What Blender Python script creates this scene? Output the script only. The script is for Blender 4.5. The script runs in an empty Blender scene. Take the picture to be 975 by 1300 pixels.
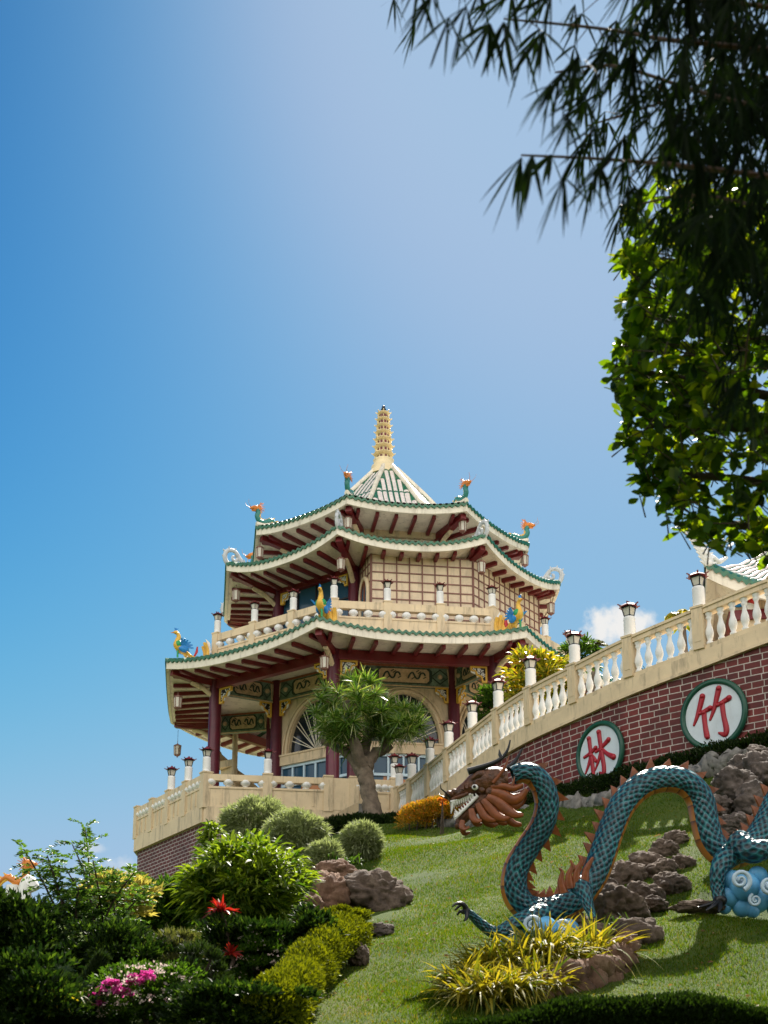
import bpy, math, random
import numpy as np
from mathutils import Vector, Matrix, noise

random.seed(7)
rng = np.random.default_rng(11)
scene = bpy.context.scene
COL = scene.collection
PI = math.pi

# ---------------------------------------------------------------- camera model
F = 1600.0; TILT = math.radians(12.623); CY = 1021.7

def at(px, py, Y):
    """world point seen at photo pixel (px, py) and standing Y metres ahead of the viewer"""
    x = (px - 487.5) / F; u = (CY - py) / F
    d = (x, math.cos(TILT) - u * math.sin(TILT), math.sin(TILT) + u * math.cos(TILT))
    s = Y / d[1]
    return Vector((d[0] * s, Y, d[2] * s))

# ---------------------------------------------------------------- materials
def nodes_of(name):
    m = bpy.data.materials.new(name); m.use_nodes = True
    nt = m.node_tree
    return m, nt, nt.nodes['Principled BSDF'], nt.nodes['Material Output']

def N(nt, kind, **kw):
    n = nt.nodes.new(kind)
    for k, v in kw.items():
        if k.startswith('i_'):
            key = k[2:].replace('_', ' ')
            n.inputs[key].default_value = v
        else:
            setattr(n, k, v)
    return n

def ramp(nt, stops, interp='LINEAR'):
    r = nt.nodes.new('ShaderNodeValToRGB'); r.color_ramp.interpolation = interp
    e = r.color_ramp.elements
    while len(e) < len(stops): e.new(0.5)
    for i, (p, c) in enumerate(stops):
        e[i].position = p; e[i].color = (c[0], c[1], c[2], 1)
    return r

def paint(name, col, rough=0.6, vary=0.25, scale=3.0, bump=0.15, fine=40.0, spec=0.4, stain=0.0, coat=0.0, stain_col=(0.06, 0.05, 0.04)):
    m, nt, b, out = nodes_of(name)
    tc = N(nt, 'ShaderNodeTexCoord')
    n1 = N(nt, 'ShaderNodeTexNoise', i_Scale=scale, i_Detail=6.0, i_Roughness=0.65)
    nt.links.new(tc.outputs['Object'], n1.inputs['Vector'])
    lo = tuple(c * (1 - vary) for c in col); hi = tuple(min(1, c * (1 + vary * 0.7)) for c in col)
    r = ramp(nt, [(0.3, lo), (0.7, hi)])
    nt.links.new(n1.outputs['Fac'], r.inputs['Fac'])
    colout = r.outputs['Color']
    if stain > 0:
        mp = N(nt, 'ShaderNodeMapping'); mp.inputs['Scale'].default_value = (2.6, 2.6, 0.42)
        nt.links.new(tc.outputs['Object'], mp.inputs['Vector'])
        n3 = N(nt, 'ShaderNodeTexNoise', i_Scale=1.6, i_Detail=9.0, i_Roughness=0.7)
        nt.links.new(mp.outputs['Vector'], n3.inputs['Vector'])
        r3 = ramp(nt, [(0.52, (0, 0, 0)), (0.75, (stain,) * 3)])
        nt.links.new(n3.outputs['Fac'], r3.inputs['Fac'])
        mx = N(nt, 'ShaderNodeMixRGB'); mx.inputs['Color2'].default_value = (*stain_col, 1)
        nt.links.new(r3.outputs['Color'], mx.inputs['Fac']); nt.links.new(colout, mx.inputs['Color1'])
        colout = mx.outputs['Color']
    nt.links.new(colout, b.inputs['Base Color'])
    b.inputs['Roughness'].default_value = rough
    b.inputs['Specular IOR Level'].default_value = spec
    b.inputs['Coat Weight'].default_value = coat
    n2 = N(nt, 'ShaderNodeTexNoise', i_Scale=fine, i_Detail=4.0)
    nt.links.new(tc.outputs['Object'], n2.inputs['Vector'])
    bp = N(nt, 'ShaderNodeBump', i_Strength=bump, i_Distance=0.02)
    nt.links.new(n2.outputs['Fac'], bp.inputs['Height']); nt.links.new(bp.outputs['Normal'], b.inputs['Normal'])
    return m

def leafmat(name, c1, c2, trans=0.45, rough=0.45, tcol=None, c3=None, spec=0.5, patch=None):
    """leaf: colour differs leaf by leaf, light passes through"""
    m, nt, b, out = nodes_of(name)
    g = N(nt, 'ShaderNodeNewGeometry')
    stops = [(0.0, c1), (0.75, c2)] + ([(0.97, c3)] if c3 else [])
    r = ramp(nt, stops); nt.links.new(g.outputs['Random Per Island'], r.inputs['Fac'])
    nt.links.new(r.outputs['Color'], b.inputs['Base Color'])
    if patch:
        tcx = N(nt, 'ShaderNodeTexCoord'); pn = N(nt, 'ShaderNodeTexNoise', i_Scale=.75, i_Detail=7.0, i_Roughness=.68); nt.links.new(tcx.outputs['Object'], pn.inputs['Vector'])
        pr = ramp(nt, [(.32, (.62, .72, .6)), (.5, (1, 1, 1)), (.62, (1.15, 1.05, .9)), (.74, patch)]); nt.links.new(pn.outputs['Fac'], pr.inputs['Fac'])
        pm = N(nt, 'ShaderNodeMixRGB', blend_type='MULTIPLY'); pm.inputs['Fac'].default_value = 1; nt.links.new(r.outputs['Color'], pm.inputs['Color1']); nt.links.new(pr.outputs['Color'], pm.inputs['Color2']); nt.links.new(pm.outputs['Color'], b.inputs['Base Color']); r = pm
    b.inputs['Roughness'].default_value = rough; b.inputs['Specular IOR Level'].default_value = spec
    t = N(nt, 'ShaderNodeBsdfTranslucent')
    mul = N(nt, 'ShaderNodeMixRGB', blend_type='MULTIPLY'); mul.inputs['Fac'].default_value = 1
    tc = tcol or (1.5, 1.6, 0.5)
    mul.inputs['Color2'].default_value = (*tc, 1)
    nt.links.new(r.outputs['Color'], mul.inputs['Color1']); nt.links.new(mul.outputs['Color'], t.inputs['Color'])
    mx = N(nt, 'ShaderNodeMixShader'); mx.inputs['Fac'].default_value = trans
    nt.links.new(b.outputs['BSDF'], mx.inputs[1]); nt.links.new(t.outputs['BSDF'], mx.inputs[2])
    nt.links.new(mx.outputs['Shader'], out.inputs['Surface'])
    return m

def brickmat(name, bw, bh, mortar, c1, c2, mc, offset=0.5, squash=1.0):
    m, nt, b, out = nodes_of(name)
    uv = N(nt, 'ShaderNodeTexCoord')
    wob = N(nt, 'ShaderNodeTexNoise', i_Scale=2.2, i_Detail=3.0)
    nt.links.new(uv.outputs['UV'], wob.inputs['Vector'])
    mad = N(nt, 'ShaderNodeVectorMath', operation='MULTIPLY_ADD')
    mad.inputs[1].default_value = (0.03, 0.03, 0); nt.links.new(wob.outputs['Color'], mad.inputs[0]); nt.links.new(uv.outputs['UV'], mad.inputs[2])
    br = N(nt, 'ShaderNodeTexBrick', offset=offset, squash=squash, squash_frequency=2)
    br.inputs['Scale'].default_value = 1.0; br.inputs['Brick Width'].default_value = bw; br.inputs['Row Height'].default_value = bh
    br.inputs['Mortar Size'].default_value = mortar; br.inputs['Mortar Smooth'].default_value = 0.15
    br.inputs['Color1'].default_value = (*c1, 1); br.inputs['Color2'].default_value = (*c2, 1); br.inputs['Mortar'].default_value = (*mc, 1)
    br.inputs['Bias'].default_value = -0.1
    nt.links.new(mad.outputs['Vector'], br.inputs['Vector'])
    n1 = N(nt, 'ShaderNodeTexNoise', i_Scale=1.1, i_Detail=8.0, i_Roughness=0.75)
    nt.links.new(uv.outputs['UV'], n1.inputs['Vector'])
    r1 = ramp(nt, [(0.35, (0.4, 0.38, 0.36)), (0.6, (1, 1, 1))]); nt.links.new(n1.outputs['Fac'], r1.inputs['Fac'])
    mx = N(nt, 'ShaderNodeMixRGB', blend_type='MULTIPLY'); mx.inputs['Fac'].default_value = 0.85
    nt.links.new(br.outputs['Color'], mx.inputs['Color1']); nt.links.new(r1.outputs['Color'], mx.inputs['Color2'])
    nt.links.new(mx.outputs['Color'], b.inputs['Base Color'])
    b.inputs['Roughness'].default_value = 0.7
    bp = N(nt, 'ShaderNodeBump', i_Strength=0.6, i_Distance=0.02); bp.invert = True
    n2 = N(nt, 'ShaderNodeTexNoise', i_Scale=30.0, i_Detail=4.0); nt.links.new(uv.outputs['UV'], n2.inputs['Vector'])
    ad = N(nt, 'ShaderNodeMath', operation='MULTIPLY_ADD'); ad.inputs[1].default_value = 0.35
    nt.links.new(n2.outputs['Fac'], ad.inputs[0]); nt.links.new(br.outputs['Fac'], ad.inputs[2])
    nt.links.new(ad.outputs[0], bp.inputs['Height']); nt.links.new(bp.outputs['Normal'], b.inputs['Normal'])
    return m

def rockmat(name, c1, c2, c3):
    m, nt, b, out = nodes_of(name)
    tc = N(nt, 'ShaderNodeTexCoord')
    oi = N(nt, 'ShaderNodeObjectInfo')
    n1 = N(nt, 'ShaderNodeTexNoise', noise_dimensions='4D', i_Scale=3.0, i_Detail=9.0, i_Roughness=0.7)
    nt.links.new(tc.outputs['Object'], n1.inputs['Vector'])
    mm = N(nt, 'ShaderNodeMath', operation='MULTIPLY'); mm.inputs[1].default_value = 20
    nt.links.new(oi.outputs['Random'], mm.inputs[0]); nt.links.new(mm.outputs[0], n1.inputs['W'])
    r = ramp(nt, [(0.3, c1), (0.52, c2), (0.75, c3)]); nt.links.new(n1.outputs['Fac'], r.inputs['Fac'])
    nt.links.new(r.outputs['Color'], b.inputs['Base Color']); b.inputs['Roughness'].default_value = 0.9
    n2 = N(nt, 'ShaderNodeTexNoise', i_Scale=11.0, i_Detail=10.0, i_Roughness=0.7); nt.links.new(tc.outputs['Object'], n2.inputs['Vector'])
    bp = N(nt, 'ShaderNodeBump', i_Strength=0.9, i_Distance=0.05); nt.links.new(n2.outputs['Fac'], bp.inputs['Height'])
    nt.links.new(bp.outputs['Normal'], b.inputs['Normal'])
    return m

M = {}
M['cream'] = paint('cream_paint', (0.70, 0.55, 0.35), 0.55, 0.14, 1.5, 0.2, stain=0.75)
M['cream_light'] = paint('pale_cream_paint', (0.80, 0.73, 0.60), 0.5, 0.12, 1.5, 0.15, stain=0.7, stain_col=(0.20, 0.155, 0.10))
M['white'] = paint('white_paint', (0.80, 0.79, 0.76), 0.5, 0.10, 3, 0.3, 25, stain=0.25, stain_col=(0.3, 0.28, 0.25))
M['maroon'] = paint('maroon_paint', (0.16, 0.010, 0.014), 0.4, 0.25, 3, 0.1, spec=0.5)
M['scroll_grey'] = paint('pale_grey_paint', (0.56, 0.58, 0.60), 0.6, 0.15, 4, 0.3, stain=0.4)
M['maroon_column'] = paint('purple_maroon_paint', (0.095, 0.009, 0.020), 0.35, 0.25, 3, 0.1, stain=0.3)
M['maroon_line'] = paint('maroon_strip_paint', (0.23, 0.105, 0.08), 0.6, 0.2, 3, 0.1)
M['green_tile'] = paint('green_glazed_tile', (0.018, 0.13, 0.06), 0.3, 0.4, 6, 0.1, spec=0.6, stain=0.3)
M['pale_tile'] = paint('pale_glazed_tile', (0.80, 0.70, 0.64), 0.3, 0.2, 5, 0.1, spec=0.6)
M['gold'] = paint('ochre_paint', (0.72, 0.42, 0.045), 0.45, 0.2, 4, 0.1)
M['yellow_white'] = paint('spire_cream_paint', (0.84, 0.68, 0.42), 0.5, 0.12, 3, 0.1)
M['dark'] = paint('dark_recess', (0.012, 0.010, 0.010), 0.6, 0.3, 4, 0.1)
M['black'] = paint('black_paint', (0.012, 0.012, 0.014), 0.35, 0.3, 4, 0.1)
M['blue_frame'] = paint('pale_blue_frame', (0.55, 0.72, 0.82), 0.45, 0.1, 3, 0.05)
M['frieze_green'] = paint('frieze_green', (0.14, 0.21, 0.15), 0.6, 0.75, 5.0, 0.1, stain=0.3)
M['frieze_tan'] = paint('frieze_tan', (0.58, 0.42, 0.25), 0.6, 0.3, 6, 0.1)
M['frieze_dark'] = paint('frieze_dark', (0.025, 0.05, 0.035), 0.6, 0.3, 6, 0.1)
M['frieze_red'] = paint('frieze_red', (0.30, 0.10, 0.045), 0.6, 0.4, 9, 0.1)
M['statue_blue'] = paint('statue_blue', (0.02, 0.24, 0.62), 0.4, 0.25, 8, 0.2)
M['statue_green'] = paint('statue_green', (0.02, 0.30, 0.09), 0.4, 0.25, 8, 0.2)
M['statue_teal'] = paint('statue_teal', (0.03, 0.20, 0.17), 0.4, 0.3, 10, 0.4)
M['statue_yellow'] = paint('statue_yellow', (0.75, 0.44, 0.06), 0.4, 0.2, 8, 0.2)
M['statue_red'] = paint('statue_red', (0.45, 0.02, 0.02), 0.4, 0.2, 8, 0.2)
M['statue_orange'] = paint('statue_orange', (0.62, 0.20, 0.03), 0.4, 0.3, 8, 0.2)
M['orange_fin'] = paint('burnt_orange_paint', (0.22, 0.060, 0.014), 0.42, 0.4, 9, 0.2, 20)
M['head_brown'] = paint('bronze_brown_paint', (0.12, 0.045, 0.018), 0.42, 0.75, 11, 1.0, 22)
M['sign_face'] = paint('sign_white', (0.60, 0.67, 0.72), 0.5, 0.10, 3, 0.15, stain=0.35, stain_col=(0.30, 0.30, 0.27))
M['sign_rim'] = paint('sign_green', (0.008, 0.075, 0.045), 0.35, 0.3, 5, 0.1)
M['sign_red'] = paint('sign_red', (0.36, 0.012, 0.022), 0.4, 0.15, 5, 0.1)
M['cloud_blue'] = paint('cloud_blue', (0.11, 0.38, 0.66), 0.4, 0.3, 3, 0.1)
M['cloud_white'] = paint('cloud_white', (0.50, 0.64, 0.76), 0.4, 0.15, 3, 0.1)
M['bark'] = paint('grey_bark', (0.17, 0.13, 0.095), 0.9, 0.6, 4, 1.0, 11, stain=0.7)
M['bark_dark'] = paint('dark_bark', (0.07, 0.05, 0.035), 0.9, 0.5, 5, 0.8, 18)
M['bamboo_cane'] = paint('bamboo_cane', (0.10, 0.042, 0.012), 0.5, 0.4, 5, 0.2)
M['soil'] = paint('red_soil', (0.12, 0.055, 0.03), 0.95, 0.5, 2, 0.9, 9)
M['stone_kerb'] = paint('grey_stone', (0.19, 0.18, 0.165), 0.9, 0.5, 5, 0.9, 14)
M['rock_brown'] = rockmat('brown_rock', (0.03, 0.020, 0.014), (0.11, 0.076, 0.054), (0.27, 0.205, 0.155))
M['rock_grey'] = rockmat('grey_rock', (0.03, 0.024, 0.02), (0.11, 0.085, 0.07), (0.26, 0.21, 0.18))
M['rock_red'] = rockmat('red_rock', (0.05, 0.024, 0.012), (0.16, 0.085, 0.05), (0.33, 0.22, 0.15))
M['brick'] = brickmat('brick_wall', 0.38, 0.15, 0.012, (0.185, 0.024, 0.020), (0.10, 0.014, 0.014), (0.58, 0.50, 0.45), 0.5, 0.75)
M['deckbrick'] = brickmat('deck_brick', 0.34, 0.125, 0.016, (0.13, 0.024, 0.022), (0.09, 0.017, 0.017), (0.46, 0.40, 0.38))

def glassmat(name, col, rough=0.08, spec=.5):
    m, nt, b, out = nodes_of(name)
    b.inputs['Base Color'].default_value = (*col, 1); b.inputs['Roughness'].default_value = rough
    b.inputs['Specular IOR Level'].default_value = spec
    tc = N(nt, 'ShaderNodeTexCoord'); n = N(nt, 'ShaderNodeTexNoise', i_Scale=0.9, i_Detail=2.0)
    nt.links.new(tc.outputs['Object'], n.inputs['Vector'])
    bp = N(nt, 'ShaderNodeBump', i_Strength=0.08, i_Distance=0.1); nt.links.new(n.outputs['Fac'], bp.inputs['Height'])
    nt.links.new(bp.outputs['Normal'], b.inputs['Normal'])
    return m
M['glass_dark'] = glassmat('dark_window_glass', (0.012, 0.018, 0.024))
M['glass_blue'] = glassmat('blue_window_glass', (0.03, 0.085, 0.14), spec=.3)
M['lamp_glass'] = paint('frosted_lamp_glass', (0.62, 0.58, 0.48), 0.3, 0.15, 5, 0.05)
M['amber'] = glassmat('amber_window_glass', (0.40, 0.13, 0.012), 0.15)

# dragon scales, laid in the body's own uv
def scalemat():
    m, nt, b, out = nodes_of('dragon_scales')
    uv = N(nt, 'ShaderNodeTexCoord')
    sp = N(nt, 'ShaderNodeSeparateXYZ'); nt.links.new(uv.outputs['UV'], sp.inputs[0])
    a = N(nt, 'ShaderNodeMath', operation='ADD'); s = N(nt, 'ShaderNodeMath', operation='SUBTRACT')
    for n in (a, s):
        nt.links.new(sp.outputs[0], n.inputs[0]); nt.links.new(sp.outputs[1], n.inputs[1])
    cb = N(nt, 'ShaderNodeCombineXYZ'); nt.links.new(a.outputs[0], cb.inputs[0]); nt.links.new(s.outputs[0], cb.inputs[1])
    v = N(nt, 'ShaderNodeTexVoronoi', feature='F1', voronoi_dimensions='2D'); v.inputs['Scale'].default_value = 1.0; v.inputs['Randomness'].default_value = 0.32
    nt.links.new(cb.outputs[0], v.inputs['Vector'])
    r = ramp(nt, [(0.18, (0.002, 0.014, 0.026)), (0.36, (0.005, 0.05, 0.085)), (0.50, (0.02, 0.16, 0.21)), (0.68, (0.03, 0.20, 0.24))])
    nt.links.new(v.outputs['Distance'], r.inputs['Fac'])
    tc2 = N(nt, 'ShaderNodeTexNoise', i_Scale=2.0, i_Detail=5.0); nt.links.new(uv.outputs['Object'], tc2.inputs['Vector'])
    r2 = ramp(nt, [(0.35, (0.6, 0.7, 0.7)), (0.7, (1.25, 1.2, 1.1))]); nt.links.new(tc2.outputs['Fac'], r2.inputs['Fac'])
    mx = N(nt, 'ShaderNodeMixRGB', blend_type='MULTIPLY'); mx.inputs['Fac'].default_value = 1
    nt.links.new(r.outputs['Color'], mx.inputs['Color1']); nt.links.new(r2.outputs['Color'], mx.inputs['Color2'])
    n5 = N(nt, 'ShaderNodeTexNoise', i_Scale=7.0, i_Detail=9.0, i_Roughness=0.75); nt.links.new(uv.outputs['Object'], n5.inputs['Vector'])
    r5 = ramp(nt, [(0.56, (0, 0, 0)), (0.70, (.55, .55, .55))]); nt.links.new(n5.outputs['Fac'], r5.inputs['Fac'])
    m5 = N(nt, 'ShaderNodeMixRGB'); m5.inputs['Color2'].default_value = (.10, .12, .11, 1); nt.links.new(r5.outputs['Color'], m5.inputs['Fac']); nt.links.new(mx.outputs['Color'], m5.inputs['Color1'])
    nt.links.new(m5.outputs['Color'], b.inputs['Base Color'])
    r6 = ramp(nt, [(0.4, (.28,) * 3), (0.65, (.6,) * 3)]); nt.links.new(n5.outputs['Fac'], r6.inputs['Fac']); nt.links.new(r6.outputs['Color'], b.inputs['Roughness'])
    b.inputs['Specular IOR Level'].default_value = 0.55
    bp = N(nt, 'ShaderNodeBump', i_Strength=0.9, i_Distance=0.03); bp.invert = True
    nt.links.new(v.outputs['Distance'], bp.inputs['Height']); nt.links.new(bp.outputs['Normal'], b.inputs['Normal'])
    return m
M['scales'] = scalemat()

# foliage
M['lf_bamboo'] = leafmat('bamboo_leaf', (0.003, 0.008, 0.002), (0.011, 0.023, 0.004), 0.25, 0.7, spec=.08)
M['lf_round'] = leafmat('round_leaf', (0.008, 0.024, 0.005), (0.04, 0.078, 0.008), 0.55, 0.4, (6.0, 5.0, 0.5), spec=.3, c3=(.09, .12, .01))
M['lf_dracaena'] = leafmat('sword_leaf', (0.035, 0.09, 0.014), (0.15, 0.25, 0.04), 0.4, 0.26, spec=0.8, c3=(.42, .42, .20))  # palest leaves: sun glints put into the leaf colour
M['lf_silver'] = leafmat('silver_leaf', (0.16, 0.19, 0.09), (0.32, 0.35, 0.19), 0.4, 0.6, (1.3, 1.4, 0.8))
M['lf_mango'] = leafmat('lance_leaf', (0.035, 0.08, 0.010), (0.18, 0.23, 0.025), 0.55, 0.45, spec=0.3)
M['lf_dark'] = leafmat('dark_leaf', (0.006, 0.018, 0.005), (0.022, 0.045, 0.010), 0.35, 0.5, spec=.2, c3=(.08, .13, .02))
M['lf_mid'] = leafmat('mid_leaf', (0.018, 0.050, 0.009), (0.06, 0.115, 0.014), 0.5, 0.5, spec=.2)
M['lf_feather'] = leafmat('feather_leaf', (0.035, 0.08, 0.02), (0.09, 0.16, 0.035), 0.5, 0.4)
M['lf_pale'] = leafmat('pale_yellow_leaf', (0.28, 0.26, 0.06), (0.50, 0.46, 0.16), 0.5, 0.5, (1.3, 1.2, 0.6))
M['lf_yellow'] = leafmat('golden_shrub_leaf', (0.035, 0.06, 0.005), (0.22, 0.25, 0.010), 0.3, 0.5, (1.4, 1.3, 0.4), spec=.15)
M['lf_golden'] = leafmat('golden_strap_leaf', (0.06, 0.11, 0.008), (0.40, 0.34, 0.03), 0.5, 0.55, (1.25, 1.15, 0.5))
M['lf_vine'] = leafmat('yellow_green_leaf', (0.08, 0.13, 0.012), (0.38, 0.37, 0.03), 0.5, 0.4, (1.4, 1.3, 0.4), c3=(0.6, 0.35, 0.03))
M['lf_red'] = leafmat('red_leaf', (0.12, 0.006, 0.010), (0.40, 0.03, 0.015), 0.5, 0.35, (1.5, 1.0, 0.8))
M['lf_orange'] = leafmat('orange_hedge_leaf', (0.16, 0.14, 0.015), (0.55, 0.34, 0.02), 0.45, 0.45, (1.3, 1.1, 0.4), c3=(0.65, 0.2, 0.02))
M['lf_conifer'] = leafmat('scale_leaf', (0.010, 0.026, 0.006), (0.03, 0.05, 0.012), 0.3, 0.6)
M['lf_wispy'] = leafmat('grey_green_leaf', (0.05, 0.065, 0.028), (0.12, 0.12, 0.055), 0.4, 0.6)
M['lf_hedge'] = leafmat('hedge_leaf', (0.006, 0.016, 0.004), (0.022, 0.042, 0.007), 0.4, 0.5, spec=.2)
M['fl_pink'] = leafmat('pink_bract', (0.50, 0.04, 0.25), (0.66, 0.14, 0.42), 0.5, 0.5, (1.2, 0.8, 1.1))
M['fl_white'] = leafmat('white_petal', (0.60, 0.40, 0.40), (0.72, 0.62, 0.56), 0.4, 0.5, (1, 1, 0.95))
M['fl_orange'] = leafmat('orange_petal', (0.7, 0.18, 0.02), (0.8, 0.32, 0.03), 0.4, 0.5, (1, 1, 0.95))
M['lf_litter'] = leafmat('dry_leaf', (0.12, 0.07, 0.025), (0.30, 0.20, 0.08), 0.3, 0.7, (1, .9, .6))
M['concrete'] = paint('pale_concrete', (0.52, 0.48, 0.40), 0.8, 0.2, 1.5, 0.3, stain=0.3)
M['grass'] = leafmat('grass_blade', (0.040, 0.095, 0.004), (0.100, 0.175, 0.007), 0.5, 0.6, (1.35, 1.25, 0.35), c3=(0.20, 0.17, 0.04), spec=.06, patch=(1.7, 1.05, 1.2))

# ---------------------------------------------------------------- mesh building
class MB:
    def __init__(s):
        s.v = []; s.f = []; s.m = []; s.uv = []; s.sm = []
    def add(s, verts, faces, mi=0, smooth=False, uvs=None):
        o = len(s.v); s.v += [tuple(p) for p in verts]
        for i, f in enumerate(faces):
            s.f.append(tuple(a + o for a in f)); s.m.append(mi); s.sm.append(smooth)
            s.uv.append(uvs[i] if uvs else None)
        return s
    def box(s, c, size, rz=0.0, mi=0, taper=1.0):
        hx, hy, hz = size[0] / 2, size[1] / 2, size[2] / 2
        ca, sa = math.cos(rz), math.sin(rz); V = []
        for z in (-1, 1):
            k = taper if z > 0 else 1.0
            for x, y in ((-1, -1), (1, -1), (1, 1), (-1, 1)):
                X, Y = x * hx * k, y * hy * k
                V.append((c[0] + X * ca - Y * sa, c[1] + X * sa + Y * ca, c[2] + z * hz))
        return s.add(V, [(3, 2, 1, 0), (4, 5, 6, 7), (0, 1, 5, 4), (1, 2, 6, 5), (2, 3, 7, 6), (3, 0, 4, 7)], mi)
    def bar(s, p0, p1, w, h, mi=0, up=(0, 0, 1), w1=None, h1=None):
        p0, p1 = Vector(p0), Vector(p1); d = (p1 - p0).normalized()
        sd = d.cross(Vector(up))
        if sd.length < 1e-4: sd = d.cross(Vector((1, 0, 0)))
        sd.normalize(); u = sd.cross(d); V = []
        for p, ww, hh in ((p0, w, h), (p1, w1 or w, h1 or h)):
            for a, b in ((-1, -1), (1, -1), (1, 1), (-1, 1)):
                V.append(p + sd * (a * ww / 2) + u * (b * hh / 2))
        return s.add(V, [(0, 1, 2, 3), (7, 6, 5, 4), (0, 4, 5, 1), (1, 5, 6, 2), (2, 6, 7, 3), (3, 7, 4, 0)], mi)
    def lathe(s, prof, n=16, c=(0, 0, 0), mi=0, smooth=True, cap=True, rot=0.0):
        V = []; Fc = []
        for r, z in prof:
            for i in range(n):
                a = rot + 2 * PI * i / n
                V.append((c[0] + r * math.cos(a), c[1] + r * math.sin(a), c[2] + z))
        for j in range(len(prof) - 1):
            for i in range(n):
                k = (i + 1) % n
                Fc.append((j * n + i, j * n + k, (j + 1) * n + k, (j + 1) * n + i))
        s.add(V, Fc, mi, smooth)
        if cap:
            s.add(V[:n], [tuple(range(n))[::-1]], mi); s.add(V[-n:], [tuple(range(n))], mi)
        return s
    def tube(s, pts, rad, n=8, mi=0, smooth=True, flat=1.0, up=(0, 0, 1), cap=True, uvscale=None, ellipse_dir=None):
        pts = [Vector(p) for p in pts]
        if not hasattr(rad, '__len__'): rad = [rad] * len(pts)
        V = []; L = len(pts); lens = [0.0]
        for i in range(1, L): lens.append(lens[-1] + (pts[i] - pts[i - 1]).length)
        prev = None
        for i, p in enumerate(pts):
            d = (pts[min(i + 1, L - 1)] - pts[max(i - 1, 0)])
            d = d.normalized() if d.length > 1e-9 else Vector((0, 0, 1))
            if prev is None:
                a = d.cross(Vector(up))
                if a.length < 1e-3: a = d.cross(Vector((1, 0, 0)))
            else:
                a = prev - d * prev.dot(d)
                if a.length < 1e-3: a = d.cross(Vector((1, 0, 0.1)))
            a.normalize(); b = a.cross(d); prev = a
            for k in range(n):
                t = 2 * PI * k / n
                V.append(p + a * (math.cos(t) * rad[i]) + b * (math.sin(t) * rad[i] * flat))
        Fc = []; UV = []
        for i in range(L - 1):
            for k in range(n):
                k2 = (k + 1) % n
                Fc.append((i * n + k, i * n + k2, (i + 1) * n + k2, (i + 1) * n + k))
                if uvscale:
                    u0, u1 = k / n * uvscale[0], (k + 1) / n * uvscale[0]
                    v0, v1 = lens[i] * uvscale[1], lens[i + 1] * uvscale[1]
                    UV.append(((u0, v0), (u1, v0), (u1, v1), (u0, v1)))
        s.add(V, Fc, mi, smooth, UV if uvscale else None)
        if cap:
            s.add(V[:n], [tuple(range(n))[::-1]], mi, False); s.add(V[-n:], [tuple(range(n))], mi, False)
        return s
    def prism(s, poly, direction, mi=0, side_mi=None):
        """poly: list of 3-D points (planar), pushed along direction"""
        n = len(poly); d = Vector(direction)
        a = [Vector(p) for p in poly]; b = [p + d for p in a]
        s.add(a + b, [tuple(range(n))[::-1], tuple(range(n, 2 * n))], mi)
        s.add(a + b, [(i, (i + 1) % n, n + (i + 1) % n, n + i) for i in range(n)], mi if side_mi is None else side_mi)
        return s
    def quad(s, a, b, c, d, mi=0, uv=None):
        return s.add([a, b, c, d], [(0, 1, 2, 3)], mi, False, [uv] if uv else None)
    def ball(s, c, r, sc=(1, 1, 1), n=10, mi=0):
        prof = [(max(1e-4, math.sin(PI * j / n)) * r, -math.cos(PI * j / n) * r) for j in range(n + 1)]
        o = len(s.v); s.lathe(prof, n + 4, (0, 0, 0), mi, True, False)
        s.v[o:] = [(c[0] + p[0] * sc[0], c[1] + p[1] * sc[1], c[2] + p[2] * sc[2]) for p in s.v[o:]]
        return s

def jitter(mb, amp, scale, seed=0.0):
    mb.v = [tuple(Vector(v) + amp * (noise.noise_vector(Vector(v) * scale + Vector((seed, seed, seed))) + .5 * noise.noise_vector(Vector(v) * scale * 2.7))) for v in mb.v]
    return mb
ORIG = {}   # world position of each thing and part
def link(o, parent=None):
    COL.objects.link(o)
    if parent is not None: o.parent = parent
    return o

def build(name, mb, mats, parent=None, label=None, origin=None):
    """one mesh object; vertices are given in world space and kept relative to the parent"""
    base = ORIG[parent.name] if parent is not None else Vector((0, 0, 0))
    org = Vector(origin) if origin is not None else base
    me = bpy.data.meshes.new(name)
    me.from_pydata([(x - org.x, y - org.y, z - org.z) for x, y, z in mb.v], [], mb.f)
    for m in (mats if isinstance(mats, (list, tuple)) else [mats]):
        me.materials.append(M[m] if isinstance(m, str) else m)
    me.polygons.foreach_set('material_index', mb.m)
    me.polygons.foreach_set('use_smooth', mb.sm)
    if any(u is not None for u in mb.uv):
        ul = me.uv_layers.new(name='UVMap'); arr = []
        for f, u in zip(mb.f, mb.uv):
            for i in range(len(f)):
                arr += list(u[i]) if u is not None else [0.0, 0.0]
        ul.data.foreach_set('uv', arr)
    me.update()
    o = bpy.data.objects.new(name, me); link(o, parent)
    o.location = org - base
    ORIG[o.name] = org
    if label: o['label'] = label
    return o

def tag(o, label=None, cat=None, group=None, kind=None):
    if label: o['label'] = label
    if cat: o['category'] = cat
    if group: o['group'] = group
    if kind: o['kind'] = kind
    return o

def thing(name, label, cat, loc=(0, 0, 0), group=None):
    o = bpy.data.objects.new(name, None); COL.objects.link(o); o.location = loc
    o.empty_display_size = 0.2
    ORIG[o.name] = Vector(loc)
    return tag(o, label, cat, group, 'thing')

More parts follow.
